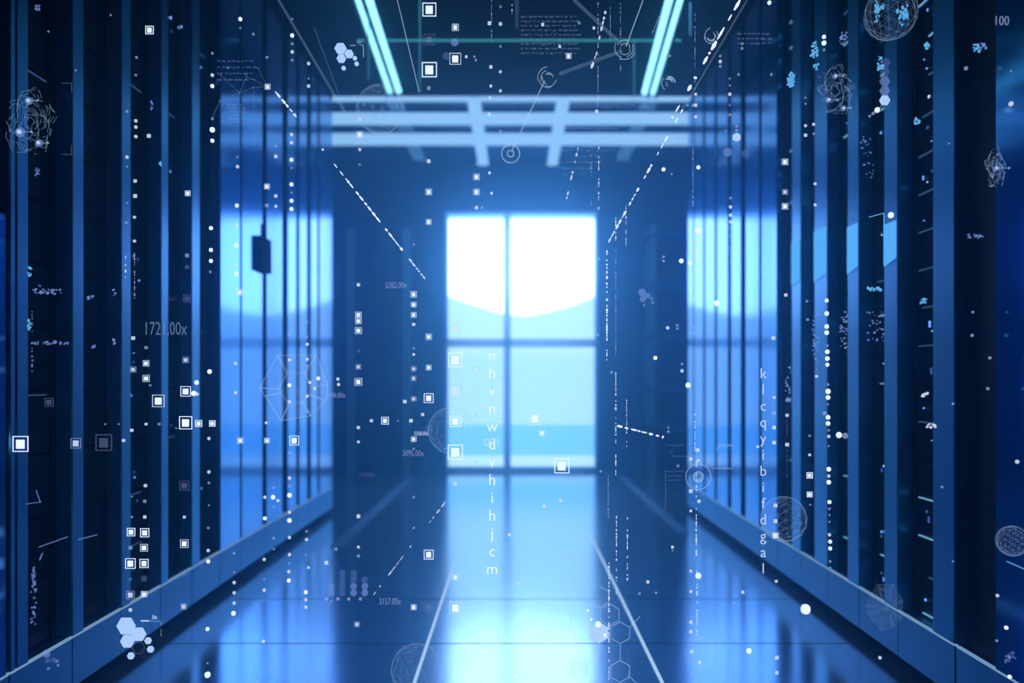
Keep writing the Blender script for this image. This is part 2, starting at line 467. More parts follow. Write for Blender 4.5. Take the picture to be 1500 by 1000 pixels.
def rack(s, y0, y1, posts, label, door=None, panel_top=None):
    """A cabinet from y0 to y1. posts: glossy uprights as (ya, yb); door: glossy leaf as (ya, yb)."""
    X = lambda dd: side_x(s, dd)
    t = thing('server_rack', (X(0.3), (y0 + y1) / 2, 0), label, 'server rack', 'server racks of ' + ROWS[s])
    g = 0.003
    MB().box(X(0), X(DEEP), y0 + g, y1 - g, PLZ0, PLZ1).build('plinth', M['plinth'], t)
    MB().box(X(-0.002), X(0.012), y0 + g, y1 - g, PLZ1, PLZ1 + 0.004).build('edge_highlight', M['edge'], t)  # added glowing strip, paints the plinth's edge highlight
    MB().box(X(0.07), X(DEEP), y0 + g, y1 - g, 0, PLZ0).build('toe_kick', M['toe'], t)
    for a, b in posts:
        MB().box(X(0), X(0.055), a, b, PLZ1 + 0.006, RTOP, bev=0.004).build('post', M['panel_near'], t)
    MB().box(X(0.40), X(DEEP), y0 + g, y1 - g, PLZ1, RTOP).build('back_panel', M['dark'], t)
    MB().box(X(0.055), X(0.40), y0 + g, y0 + 0.02, PLZ1, RTOP).build('side_panel', M['dark'], t)
    MB().box(X(0.055), X(0.40), y1 - 0.02, y1 - g, PLZ1, RTOP).build('side_panel', M['dark'], t)
    MB().box(X(0.0), X(0.40), y0 + 0.02, y1 - 0.02, RTOP - 0.04, RTOP).build('top_panel', M['dark'], t)
    if door:
        MB().box(X(0), X(0.03), door[0], door[1], PLZ1 + 0.006, panel_top or RTOP - 0.04, bev=0.006).build('door', M['panel'], t)
        MB().box(X(0.03), X(0.055), y0 + 0.02, y1 - 0.02, PLZ1, RTOP - 0.04).build('inner_liner', M['dark'], t)
    return t


# dark row (negative x): boundaries read along the plinth
KL, KR = -XL * F, XR * F
posts_l = [(2.372, 2.431), (2.67, 2.742), (3.003, 3.078), (3.34, 3.41), (3.656, 3.75)]
bound_l = [2.338, 2.67, 3.0, 3.335, 3.655, 4.0]
rl = []
for i in range(5):
    ps = [posts_l[i]]
    if i == 0: ps = [(2.341, 2.367)] + ps
    rl.append(rack(-1, bound_l[i], bound_l[i + 1], ps, f'open-fronted rack, {ORD[5 - i]} before the glossy doors of {ROWS[-1]}'))
rack(-1, 1.95, 2.335, [], 'half-height blue panelled rack at the open end of the dark row', door=(1.97, 2.327), panel_top=CAM_Z + 0.47)
pan_l = [(4.01, 4.30), (4.32, 4.68), (4.75, 5.08), (5.19, 5.40), (5.47, 5.68), (5.78, 5.98), (6.04, 6.46)]
bl = [4.0, 4.31, 4.715, 5.135, 5.435, 5.73, 6.01, 6.47]
for i, p in enumerate(pan_l):
    n = len(pan_l) - i
    lab = f'closed rack with tall glossy blue door, {ORD[n]} from the cross aisle in {ROWS[-1]}'
    if i == 1: lab = f'closed glossy blue rack carrying a black latch box in {ROWS[-1]}'
    t = rack(-1, bl[i], bl[i + 1], [], lab, door=p)
    if i == 1:
        zc0 = CAM_Z + (VY - 398) * 4.66 / F; zc1 = CAM_Z + (VY - 349) * 4.66 / F
        lb = MB().box(XL + 0.03, XL - 0.0, 4.56, 4.76, zc0, zc1, bev=0.01).build('latch_box', M['toe'], t)
        MB().box(XL + 0.015, XL, 4.69, 4.71, zc1, zc1 + 0.09).build('latch_bar', M['toe'], t)
# row of glowing servers (positive x)
posts_r = [(2.594, 2.73), (2.98, 3.09), (3.316, 3.43), (3.65, 3.81), (3.99, 4.12)]
bound_r = [2.59, 2.975, 3.312, 3.645, 3.985, 4.35]
rr = []
for i in range(5):
    t = rack(1, bound_r[i], bound_r[i + 1], [posts_r[i]], f'open rack of lit servers, {ORD[5 - i]} before the glossy doors of {ROWS[1]}')
    rr.append(t)
t0 = rack(1, 1.95, 2.585, [], 'rack with broad blue door panel at the open end of the glowing row', door=(1.97, 2.376))
pan_r = [(4.355, 4.63), (4.67, 4.95), (5.05, 5.28), (5.36, 5.65), (5.71, 6.0), (6.06, 6.37), (6.41, 6.60)]
br = [4.35, 4.65, 5.0, 5.32, 5.68, 6.03, 6.39, 6.62]
for i, p in enumerate(pan_r):
    n = len(pan_r) - i
    rack(1, br[i], br[i + 1], [], f'closed rack with tall glossy blue door, {ORD[n]} from the cross aisle in {ROWS[1]}', door=p)
# glowing cyan patches added for bright segments on the posts of the glowing row
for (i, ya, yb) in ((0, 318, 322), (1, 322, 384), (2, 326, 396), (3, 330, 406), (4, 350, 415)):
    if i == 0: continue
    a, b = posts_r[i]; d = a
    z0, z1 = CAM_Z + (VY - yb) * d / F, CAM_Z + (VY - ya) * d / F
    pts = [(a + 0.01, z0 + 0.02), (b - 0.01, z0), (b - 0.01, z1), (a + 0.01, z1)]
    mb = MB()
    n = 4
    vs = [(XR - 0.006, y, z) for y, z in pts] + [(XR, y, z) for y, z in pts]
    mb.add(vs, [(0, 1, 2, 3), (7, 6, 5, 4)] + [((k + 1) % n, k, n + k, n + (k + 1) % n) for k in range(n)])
    mb.build('glow_patch', M['glow_cyan'], rr[i])

# ---- servers in the open bays
RX = 0.058


def server(s, y0, y1, z0, z1, label, group, lit, rnd):
    X = lambda dd: side_x(s, dd)
    t = thing('rack_server', (X(RX), (y0 + y1) / 2, z0), label, 'server', group)
    MB().box(X(RX + 0.004), X(0.39), y0, y1, z0, z1).build('chassis', M['server'], t)
    g = MB()
    n = 5
    for k in range(n):
        zz = z0 + (z1 - z0) * (k + 0.6) / (n + 0.2)
        g.box(X(RX), X(RX + 0.004), y0 + 0.008, y1 - 0.05, zz, zz + (z1 - z0) * 0.09)
    g.build('front_grille', M['server_grille'], t)
    if s > 0:
        if rnd.random() < 0.75:
            MB().box(X(RX - 0.006), X(RX), y0 + 0.004, y1 - rnd.choice((0.02, 0.05, 0.09)), z0 + 0.003, z0 + 0.0075).build('light_strip', M[rnd.choice(('led_line', 'led_line', 'led_line_dim'))], t)
        for k in range(rnd.choice((0, 1, 2, 3, 4))):
            yy = y0 + 0.01 + rnd.random() * (y1 - y0 - 0.06); zz = z0 + 0.02 + rnd.random() * (z1 - z0 - 0.04)
            q = rnd.choice((0.004, 0.006, 0.009))
            MB().box(X(RX - 0.004), X(RX), yy, yy + q, zz, zz + q * rnd.choice((1, 1, 2.5))).build('status_light', M[rnd.choice(('led', 'led', 'led_dim', 'led_dim', 'led_white'))], t)
    else:
        if rnd.random() < 0.2:
            MB().box(X(RX - 0.004), X(RX), y0 + 0.004, y1 - 0.03, z1 - 0.008, z1 - 0.004).build('light_strip', M['led_line_dim'], t)
        for k in range(rnd.choice((0, 0, 1, 2))):
            yy = y0 + 0.01 + rnd.random() * (y1 - y0 - 0.06); zz = z0 + 0.02 + rnd.random() * (z1 - z0 - 0.04)
            MB().box(X(RX - 0.004), X(RX), yy, yy + 0.007, zz, zz + 0.007).build('status_light', M[rnd.choice(('led', 'led_dim', 'led_dim'))], t)
    return t


bays_l = [(posts_l[i][1], bound_l[i + 1]) for i in range(5)]
bays_r = [(posts_r[i][1], bound_r[i + 1]) for i in range(5)]
names_l = ['fifth', 'fourth', 'third', 'second', 'first']
names_r = names_l
for s, bays, nms in ((-1, bays_l, names_l), (1, bays_r, names_r)):
    for (a, b), nm in zip(bays, nms):
        ztop = min(CAM_Z + VY * b / F + 0.1, RTOP - 0.1)
        h = 0.135 if s > 0 else 0.20
        n = int((ztop - PLZ1 - 0.02) / h)
        rnd = random.Random(int(a * 1000))
        for k in range(n):
            z0 = PLZ1 + 0.012 + k * h
            lab = f'{"lit" if s > 0 else "dark"} server, {ORD[k + 1]} up in the open rack {nm} from the glossy doors, {ROWS[s]}'
            server(s, a + 0.003, b - 0.022, z0, z0 + h - 0.012, lab, f'servers in the {nm} open rack of {ROWS[s]}', False, rnd)

# ------------------------------------------------------------------ holograms floating in the corridor
FOCUS = 2.45
TH = 0.0016


def dep(px, py, want=FOCUS):
    """A distance at which the point hangs inside the corridor, clear of racks and floor."""
    d = want
    lim = (-XL - 0.05 if px < VX else XR - 0.05) * F / max(abs(px - VX), 1)
    d = min(d, lim)
    if py > VY: d = min(d, (CAM_Z - 0.06) * F / (py - VY))
    return d


def square_marker(px, py, size, lum, label, group, want):
    d = dep(px, py, want)
    p = at(px, py, d); k = d / F
    if size >= 8:
        t = thing('hologram_square', p, label, 'glowing square', group)
        q = size * 0.5 * k
        wdt = max(0.055 * size, 0.8) * k * 1.41
        MB().ring(p, q * 1.414, wdt, 4, 45, TH).build('outline', H[lum], t)
        cs = size * 0.27 * k
        MB().box(p.x - cs, p.x + cs * 0.92, p.y - TH, p.y + TH, p.z - cs * 1.12, p.z + cs).build('core', H[min(lum + (1 if lum else 0), 3)], t)
    else:
        q = size * 0.36 * k
        o = MB().box(p.x - q, p.x + q, p.y - TH, p.y + TH, p.z - q, p.z + q).build('hologram_square', H[min(lum, 3)], origin=p)
        tag(o, label, 'glowing square', group)


def dot(px, py, size, lum, label, group, want):
    d = dep(px, py, want)
    p = at(px, py, d)
    o = MB().ball(p, size * 0.5 * d / F).build('hologram_dot', H[lum], smooth=True, origin=p)
    tag(o, label, 'glowing dot', group)


def column(kind, phrase, items, want=FOCUS):  # lays out free-floating hologram squares and dots
    items = sorted(items, key=lambda q: (q[1], q[0]))
    want += random.Random(phrase).uniform(-0.22, 0.34)
    n = len(items)
    for i, it in enumerate(items):
        px, py, sz = it[:3]
        lum = it[3] if len(it) > 3 else (3 if kind == 'dot' and sz >= 6 else (1 if sz < 4.5 else 2))
        word = 'square' if kind == 'sq' else 'dot'
        big = 'large ' if sz >= 14 else ('small ' if sz < 8 else '')
        lit = ['very faint', 'faint', 'soft', 'bright white'][lum]
        rank = 'topmost' if i == 0 else ('lowest' if i == n - 1 else ORD[i + 1] + ' down')
        ph = phrase if i in (0, n - 1) or not phrase.startswith('of ') else phrase[3:]
        if n == 1: label = f'{big}{lit} {word} floating {phrase}'
        else: label = f'{big}{lit} {word}, {rank} {ph}'
        (square_marker if kind == 'sq' else dot)(px, py, sz, lum, label, f'{word}s {phrase}', want)


sq = lambda ph, it, want=FOCUS: column('sq', ph, it, want)
dt = lambda ph, it, want=FOCUS: column('dot', ph, it, want)

sq('of the column under the dark ceiling', [(629, 14, 20, 3), (629, 58, 16, 0), (629, 102, 22, 3), (628, 129, 7, 1), (628, 236, 7), (628, 281, 9, 2), (628, 325, 8)], 2.6)
sq('of the short column beside the grey hexagon', [(667, 40, 10, 2), (667, 86, 17, 2)], 2.6)
sq('of the column beside the glass door', [(628, 493, 9, 2), (628, 538, 8, 2), (628, 583, 14, 3), (628, 629, 10, 0), (628, 812, 14, 3), (628, 889, 15, 0)], 2.6)
sq('of the column in front of the door glass', [(667, 482, 14, 1), (667, 527, 21, 3), (667, 572, 20, 1), (667, 617, 16, 3), (667, 662, 22, 3), (667, 708, 8, 1), (667, 845, 8, 2), (667, 890, 18, 2)], 2.5)
sq('of the pair of squares over the lower door pane', [(784, 613, 18, 2), (794, 634, 9, 2)], 2.4)
sq('over the door threshold', [(823, 682, 22, 3)], 2.4)
sq('of the narrow column beside the white letters', [(698, 542, 8, 1), (698, 564, 4), (698, 586, 8, 1), (698, 608, 6, 1), (698, 676, 7, 1)], 2.55)
sq('of the little column between letters and door mullion', [(733, 553, 4), (733, 567, 5), (733, 598, 6), (733, 614, 3)], 2.55)
sq('of the little column above the door head', [(698, 152, 4), (698, 194, 4), (698, 240, 4, 1), (698, 259, 9, 2), (698, 281, 9, 2), (698, 304, 6)], 2.6)
sq('of the thin column crossing the ceiling strips', [(733, 10, 4), (733, 35, 6), (733, 68, 4), (733, 105, 5), (733, 133, 5), (733, 141, 4), (733, 192, 4), (733, 206, 4)], 2.6)
sq('of the sparse column beside the thin ceiling column', [(717, 34, 7), (719, 98, 6), (719, 126, 5), (718, 143, 5), (717, 167, 5), (717, 253, 5), (720, 283, 5), (706, 304, 4)], 2.6)
sq('of the loose squares on the dark ceiling', [(795, 36, 6), (849, 34, 4, 1), (870, 41, 5), (820, 68, 5), (833, 82, 8, 2), (683, 83, 5), (695, 83, 4), (697, 88, 4), (874, 163, 6), (848, 34, 4, 1), (981, 82, 4)], 2.6)
sq('of the column against the end of the dark row', [(527, 175, 5), (527, 197, 9, 2), (527, 219, 5), (527, 241, 4), (525, 417, 6), (525, 461, 9, 2), (525, 470, 9, 2), (525, 484, 10, 2), (525, 514, 5, 0), (525, 537, 8, 1), (525, 559, 11, 2), (525, 626, 6), (525, 647, 5), (525, 756, 7), (525, 801, 5), (523, 914, 8, 1)], 2.5)
sq('of the column midway between dark row and door', [(606, 358, 4), (606, 431, 9, 2), (606, 446, 8, 2), (606, 461, 8, 2), (606, 475, 6), (606, 510, 4), (606, 519, 5), (606, 540, 8, 1), (606, 554, 8, 1), (606, 584, 8, 1), (606, 643, 8, 2), (606, 657, 4), (606, 728, 4), (606, 773, 4), (606, 889, 8, 2)], 2.5)
sq('of the level row of squares beside the door', [(564, 616, 11, 3), (544, 616, 6), (583, 616, 3), (602, 616, 7), (593, 588, 7), (619, 607, 6)], 2.45)
sq('of the column over the far glossy doors', [(391, 273, 8, 2), (391, 301, 7, 1), (404, 229, 6), (404, 287, 6), (404, 302, 5), (404, 214, 4), (392, 127, 8, 2)], 2.5)
sq('of the level row crossing the dark row', [(181, 645, 6), (311, 620, 9, 3), (291, 620, 10, 3), (272, 619, 19, 3), (214, 621, 5), (233, 621, 5, 1), (193, 630, 6), (154, 621, 3), (174, 621, 3), (258, 627, 3)], 2.5)
sq('of the level row before the far glossy doors', [(352, 645, 9, 2), (391, 645, 8, 2), (431, 645, 14, 3), (390, 619, 5), (351, 428, 9, 2)], 2.5)
sq('at the end blue post', [(30, 650, 23, 3)], 2.2)
sq('of the faint trio before the second dark rack', [(72, 589, 13, 0), (111, 649, 15, 1), (152, 648, 24, 0)], 2.4)
sq('beside the faint large figures', [(219, 44, 12, 3)], 2.4)
sq('of the column before the fourth dark rack', [(275, 283, 8, 2), (274, 374, 7, 1), (274, 391, 7, 0), (274, 437, 11, 0), (272, 527, 9, 1), (272, 573, 15, 3), (270, 711, 14, 0), (270, 757, 5), (270, 796, 12, 2), (269, 888, 9, 1), (270, 841, 6, 0)], 2.5)
sq('of the column between two blue posts', [(199, 110, 4), (198, 265, 6), (198, 287, 7), (218, 199, 7), (197, 318, 5), (197, 353, 5), (196, 375, 4), (195, 495, 7), (195, 541, 9, 1), (214, 509, 6, 1), (214, 532, 9, 2), (214, 554, 10, 2), (196, 517, 3), (220, 564, 4)], 2.45)
sq('floating alone between blue posts', [(232, 587, 18, 2)], 2.45)
sq('of the inner of twin columns low before the dark row', [(213, 711, 6), (212, 734, 6, 1), (212, 757, 6), (212, 780, 13, 3), (211, 802, 11, 2), (211, 825, 13, 3), (211, 847, 8, 0), (211, 870, 9, 2)], 2.45)
sq('of the outer of twin columns low before the dark row', [(193, 727, 3), (193, 757, 4), (192, 779, 12, 3), (191, 802, 7, 1), (191, 825, 15, 3), (191, 848, 6, 0), (191, 871, 12, 1), (191, 893, 6)], 2.45)
sq('of the pair at the foot of the glossy doors', [(478, 824, 7, 2), (452, 831, 5, 2)], 2.4)
sq('of the trio high before the glowing row', [(1150, 237, 9, 2), (1150, 281, 8, 1), (1150, 302, 9, 2)], 2.5)
sq('of the column before the sixth glowing rack', [(1133, 495, 7), (1151, 432, 6), (1134, 582, 5), (1134, 605, 7, 1), (1134, 626, 7), (1134, 648, 7), (1136, 740, 7), (1136, 763, 7), (1136, 784, 8, 3), (1137, 851, 5), (1138, 963, 7), (1138, 985, 6), (1153, 608, 6), (1153, 651, 7), (1153, 586, 6, 1), (1110, 654, 5)], 2.5)
sq('of the column over the glowing row shelves', [(1180, 184, 5), (1180, 198, 6), (1192, 182, 5), (1192, 196, 4), (1180, 143, 3, 1), (1180, 152, 3, 1), (1194, 269, 5), (1194, 300, 5), (1182, 441, 4), (1183, 468, 5, 1), (1196, 551, 5), (1208, 605, 7, 1), (1186, 638, 4), (1186, 666, 5), (1186, 696, 9, 3), (1186, 724, 8, 3), (1187, 739, 3)], 2.5)
sq('of the column at the first far glowing door', [(1021, 355, 7), (1021, 369, 6), (1012, 672, 6), (1022, 659, 7), (1023, 674, 5), (1012, 719, 7), (1024, 734, 6), (1012, 748, 5), (1012, 836, 5), (1012, 866, 5), (1012, 911, 6), (1012, 925, 6), (1013, 954, 6), (1025, 970, 5), (1013, 985, 4), (1019, 138, 5), (1019, 154, 6), (1015, 154, 4), (1019, 171, 5), (1007, 154, 4)], 2.5)
sq('of the pair by the floor of the cross aisle', [(985, 801, 5), (985, 806, 3)], 2.4)

dt('of the dotted column before the third dark rack', [(352, 28, 6), (352, 41, 3), (371, 50, 4), (311, 78, 4), (311, 110, 5), (311, 126, 6), (311, 190, 8), (311, 206, 6), (311, 174, 4), (309, 334, 6), (309, 366, 6), (309, 382, 6), (308, 398, 4), (307, 544, 7), (306, 642, 5), (306, 691, 5), (306, 707, 4), (306, 740, 3), (305, 773, 4), (305, 806, 5), (305, 822, 6), (304, 921, 6), (304, 971, 3), (304, 988, 9)], 2.4)
dt('of the dotted column at the first glossy door', [(348, 230, 3), (348, 244, 5), (347, 301, 6), (347, 330, 5), (346, 345, 3), (346, 359, 7), (346, 373, 4), (346, 388, 5), (346, 401, 7), (345, 532, 5), (345, 575, 5), (343, 810, 4), (343, 838, 3), (343, 853, 5), (343, 868, 5), (343, 883, 5), (342, 898, 7), (334, 99, 3)], 2.45)
dt('of the long dotted column over the glossy doors', [(428, 28, 3), (428, 52, 6), (428, 64, 4), (428, 76, 5), (428, 88, 4), (427, 197, 5), (427, 209, 5), (427, 234, 6), (427, 246, 3), (427, 270, 6), (427, 282, 3), (427, 294, 6), (427, 306, 6), (425, 453, 4), (425, 465, 4), (424, 490, 4), (424, 527, 5), (424, 564, 6), (424, 588, 5), (424, 663, 4), (424, 700, 5), (424, 712, 4), (424, 725, 7), (424, 750, 5), (424, 762, 7)], 2.5)
dt('of the dotted trail on the floor reflection', [(424, 787, 5), (424, 812, 5), (424, 825, 3), (423, 837, 5), (423, 850, 6), (388, 759, 6), (388, 728, 5), (387, 819, 5), (387, 848, 3), (387, 864, 5), (387, 879, 3), (386, 939, 5), (400, 728, 7), (407, 733, 5), (401, 714, 4), (401, 742, 3), (401, 788, 4), (401, 804, 3)], 2.4)
dt('of the dotted column at the last glossy doors', [(452, 93, 5), (452, 115, 3), (452, 126, 5), (450, 472, 4), (450, 493, 4), (450, 504, 5), (450, 526, 5), (450, 536, 4), (450, 580, 5), (450, 603, 4), (466, 554, 6), (454, 560, 5), (461, 569, 5), (495, 555, 5), (496, 563, 5), (449, 778, 4), (449, 790, 5), (448, 812, 3), (448, 867, 6), (448, 878, 5), (448, 889, 5)], 2.5)
dt('of the trio at the fourth blue post', [(288, 560, 7), (284, 576, 8), (289, 577, 5)], 2.45)
dt('of the scattered dots on the upper dark racks', [(186, 163, 4), (200, 84, 4), (199, 177, 5), (199, 186, 5), (199, 200, 5), (186, 230, 5), (186, 244, 3), (186, 297, 3), (185, 326, 4), (71, 46, 3), (111, 103, 3), (162, 22, 3), (391, 84, 4)], 2.4)
dt('of the beaded column before the fourth glowing rack', [(1211, 440, 6), (1211, 459, 7), (1211, 478, 7), (1211, 487, 7), (1212, 506, 4), (1212, 515, 7), (1212, 525, 7), (1212, 534, 6), (1213, 563, 4), (1213, 573, 8), (1213, 582, 7), (1213, 592, 3), (1213, 611, 7), (1213, 620, 7), (1214, 630, 4), (1214, 639, 5), (1214, 653, 3)], 2.4)
dt('of the lower beaded column before the glowing servers', [(1214, 687, 7), (1214, 697, 5), (1214, 706, 7), (1215, 735, 6), (1215, 745, 4), (1215, 754, 3), (1215, 764, 3), (1215, 783, 5), (1216, 793, 6), (1216, 803, 6), (1216, 822, 4), (1216, 831, 3)], 2.4)
dt('of the dots on the far glowing doors', [(1050, 444, 9), (1008, 564, 8), (1023, 338, 10), (1011, 385, 7), (1016, 478, 4), (1016, 488, 4), (1023, 245, 6), (1007, 337, 3)], 2.5)
dt('of the twin dots between glowing posts', [(1229, 637, 9, 3), (1238, 638, 9, 1)], 2.4)
dt('floating over the dark floor by the plinth', [(1180, 892, 15, 3)], 2.3)
dt('of the loose dots over the polished floor', [(1097, 953, 8, 3), (1289, 963, 5), (1088, 867, 5), (1075, 883, 4), (1023, 843, 9, 3), (949, 852, 5), (937, 869, 4), (961, 868, 4, 1), (880, 690, 4), (821, 733, 5), (797, 741, 5), (746, 783, 5), (759, 854, 5), (756, 991, 6), (832, 809, 4), (700, 956, 4, 1)], 2.4)
dt('of the three-dot column high on the glowing row', [(1207, 54, 6), (1207, 63, 7), (1207, 73, 4)], 2.4)
dt('of the dotted column above the far glowing doors', [(1055, 82, 4), (1055, 90, 5), (1055, 97, 4), (1087, 64, 4), (1087, 71, 4), (1082, 109, 4), (1130, 109, 4), (1069, 115, 3), (1069, 125, 3), (1069, 138, 5), (1069, 154, 3), (1069, 168, 4), (1079, 185, 4), (1079, 191, 4), (1127, 4, 6), (1063, 192, 3), (1070, 290, 4), (1070, 303, 5), (1070, 315, 5), (1070, 325, 5), (1070, 333, 4), (1070, 345, 4), (1070, 363, 4), (1070, 382, 3)], 2.5)
dt('of the loose dots on the end glowing racks', [(1481, 152, 7, 2), (1415, 100, 6, 1), (1305, 315, 9, 3), (1390, 210, 3), (1481, 104, 3), (1424, 491, 5, 1), (1450, 524, 5, 1), (1447, 569, 5, 1), (1396, 591, 4), (1490, 676, 6, 2), (1461, 872, 5), (1474, 919, 6, 3), (1479, 991, 6, 3), (1460, 938, 4), (1425, 457, 4), (1380, 713, 4), (1396, 822, 3)], 2.2)
dt('of the dots in the cross aisle opening', [(998, 382, 7), (960, 524, 6), (978, 480, 5), (972, 376, 4), (972, 382, 4), (992, 476, 4), (992, 481, 4), (999, 533, 4), (999, 543, 5), (972, 248, 6), (984, 255, 3), (896, 545, 4), (876, 490, 4), (979, 626, 3), (979, 632, 4), (993, 682, 4)], 2.55)


# ---- long dotted streaks
def streak(name, p, q, w, lum, label, n, want=FOCUS, want2=None, solid=False):
    a = at(p[0], p[1], dep(p[0], p[1], want)); b = at(q[0], q[1], dep(q[0], q[1], want2 or want))
    rnd = random.Random(int(p[0] * 7 + q[1]))
    mb = MB(); k = a.y / F
    if solid:
        mb.tube(a, b, w * 0.5 * k, n=5)
    else:
        L = (b - a).length; dirv = (b - a) / L; pos = 0.0
        while pos < L:
            seg = L / n * rnd.uniform(0.25, 1.5)
            if rnd.random() < 0.72:
                r = w * 0.5 * k * rnd.choice((0.45, 0.6, 0.8, 1.0))
                s0 = a + dirv * pos; s1 = a + dirv * min(pos + seg * rnd.uniform(0.4, 0.95), L)
                m = (s0 + s1) / 2
                mb.tube(s0, m, r * 0.5, r, n=5); mb.tube(m, s1, r, r * 0.5, n=5)
            pos += seg
    o = mb.build(name, H[lum] if not isinstance(lum, str) else H[lum], origin=(a + b) / 2)
    tag(o, label, 'light streak', None, None if solid else 'stuff')
    return o


streak('light_streak', (472, 218), (631, 419), 4.2, 3, 'bright dashed streak slanting down from the ceiling to the door', 26, 2.4, 2.9)
streak('light_streak', (394, 123), (434, 171), 4.5, 3, 'short dashed streak slanting above the glossy doors', 9, 2.4)
streak('light_streak', (1084, 0), (985, 172), 6.5, 3, 'brightest thick streak slanting from ceiling corner to light strips', 12, 2.4, 2.7)
streak('light_streak', (1000, 160), (877, 380), 4.0, 3, 'long dashed streak slanting from light strips to the door edge', 26, 2.5, 3.0)
streak('light_streak', (871, 615), (972, 640), 5.0, 3, 'dashed streak leaving the low door edge nearly level', 12, 2.6)
streak('light_streak', (653, 734), (626, 769), 2.6, 2, 'short dashed streak on the floor beside the door reflection', 5, 2.5)
streak('light_streak', (606, 794), (547, 871), 2.6, 2, 'dashed streak slanting over the dark floor above small figures', 12, 2.4)
streak('light_streak', (488, 877), (464, 908), 2.0, 1, 'faint streak slanting below the hexagon columns', 7, 2.4)
streak('light_streak', (415, 957), (376, 1003), 2.2, 1, 'faint streak over the floor near the bottom edge', 8, 2.2)
streak('light_streak', (473, 967), (449, 1000), 2.4, 1, 'faint short streak over the near floor', 6, 2.2)
streak('light_streak', (887, 16), (877, 60), 5, 2, 'slanting bright sliver high on the dark ceiling', 4, 2.6)
streak('light_streak', (878, 66), (866, 100), 5, 2, 'slanting sliver below the high ceiling sliver', 4, 2.6)
streak('light_streak', (847, 215), (828, 300), 3.2, 2, 'dashed streak dropping from the light strips towards the door head', 9, 2.6)
streak('light_streak', (970, 12), (955, 50), 3, 1, 'small dashed streak alongside the inner cyan tube', 6, 2.6)
streak('light_streak', (662, 460), (687, 489), 2.6, 2, 'small slanting streak on the upper door pane', 2, 2.5)
streak('light_streak', (582, 0), (614, 135), 1.4, 'line', 'thin unbroken pale line slanting across the dark ceiling', 1, 2.6, solid=True)
streak('light_streak', (942, 0), (917, 68), 1.8, 'line', 'thin unbroken pale line dropping to the swirl on the ceiling', 1, 2.6, solid=True)
streak('light_streak', (460, 40), (507, 168), 1.4, 'line_faint', 'faint thin line along the ceiling edge of the dark row', 1, 2.6, solid=True)
streak('light_streak', (402, -10), (505, 165), 4.0, 'line_faint', 'broad faint beam along the upper edge of the dark row', 1, 2.6, solid=True)
streak('light_streak', (1100, -10), (1000, 160), 3.0, 'line_faint', 'broad faint beam along the upper edge of the glowing row', 1, 2.6, solid=True)
vert = [(889, 366, 527, 3, 3, 'dense dotted thread floating just beside the door edge'), (902, 318, 366, 2.4, 2, 'short dotted thread beside the door head corner'), (902, 366, 520, 2.2, 1, 'sparse dotted thread second from the door edge'),
        (902, 545, 700, 3, 2, 'dotted thread crossing the level streak by the door'), (917, 300, 366, 2, 2, 'thin dotted thread third from the door edge, upper piece'), (918, 585, 655, 2, 2, 'thin dotted thread third from the door edge, lower piece'),
        (891, 695, 765, 2.2, 1, 'sparse dotted thread below the door beside the floor rail'), (892, 818, 1000, 3.2, 2, 'dotted thread through the honeycomb over the floor'), (903, 755, 870, 2.6, 2, 'dotted thread over the floor beside the honeycomb top'),
        (919, 757, 850, 2.6, 2, 'dotted thread floating over the dark floor beyond the honeycomb'), (921, 955, 1000, 2.2, 1, 'short dotted thread at the near edge of the floor'), (867, 520, 760, 1.8, 1, 'fine dotted thread along the door edge'),
        (876, 0, 190, 2.4, 1, 'dotted thread crossing the dark ceiling swirl'), (877, 215, 310, 2.2, 2, 'dotted thread below the ceiling strips'), (866, 190, 310, 2.0, 1, 'fine dotted thread beside the dotted thread below the strips'),
        (909, 0, 110, 2.0, 1, 'dotted thread through the pale swirl on the ceiling'), (894, 10, 60, 2.0, 1, 'short dotted thread between ceiling threads'), (720, 0, 60, 1.8, 1, 'fine dotted thread at the ceiling beside tiny squares'), (750, 0, 25, 3.0, 2, 'tiny dense dotted thread at the top of the ceiling'),
        (721, 485, 850, 1.6, 1, 'fine dotted thread behind the letters on the door'), (1018, 20, 130, 1.8, 1, 'fine dotted thread high beside the bright streak'), (1015, 200, 320, 2.2, 1, 'dotted thread above the first far glowing door'), (1020, 675, 815, 3.2, 2, 'dotted thread over the foot of the far glowing doors'),
        (1021, 835, 930, 3.0, 2, 'dotted thread over the floor below the far glowing doors'), (1018, 600, 660, 2.4, 2, 'dotted thread on the first far glowing door'), (184, 370, 410, 2.6, 2, 'short dotted thread on the third blue post'), (197, 370, 440, 2.6, 1, 'short dotted thread beside the third blue post'),
        (47, 455, 545, 2.6, 1, 'dotted thread on the end blue post'), (236, 905, 936, 2.6, 1, 'tiny dotted thread beside the white hexagon cluster'), (870, 320, 480, 1.8, 0, 'faint dotted thread down the bright door edge'), (917, 395, 412, 2, 0, 'faint stub of dotted thread in the aisle'),
        (424, 100, 190, 1.8, 0, 'faint dotted thread above the long dotted column'), (1153, 600, 700, 2.4, 0, 'faint dotted thread before the sixth glowing rack')]
for (x, a, b, w_, l_, lab) in vert:
    streak('hologram_thread', (x, a), (x, b), w_, l_, lab, max(4, int((b - a) / 5)), 2.5)  # hologram threads float free, hung from nothing
sparks = [(1150, 560, 640), (1190, 330, 470), (1237, 445, 520), (1232, 560, 640), (1290, 300, 430), (1285, 480, 560), (1360, 240, 330), (1357, 610, 700)]


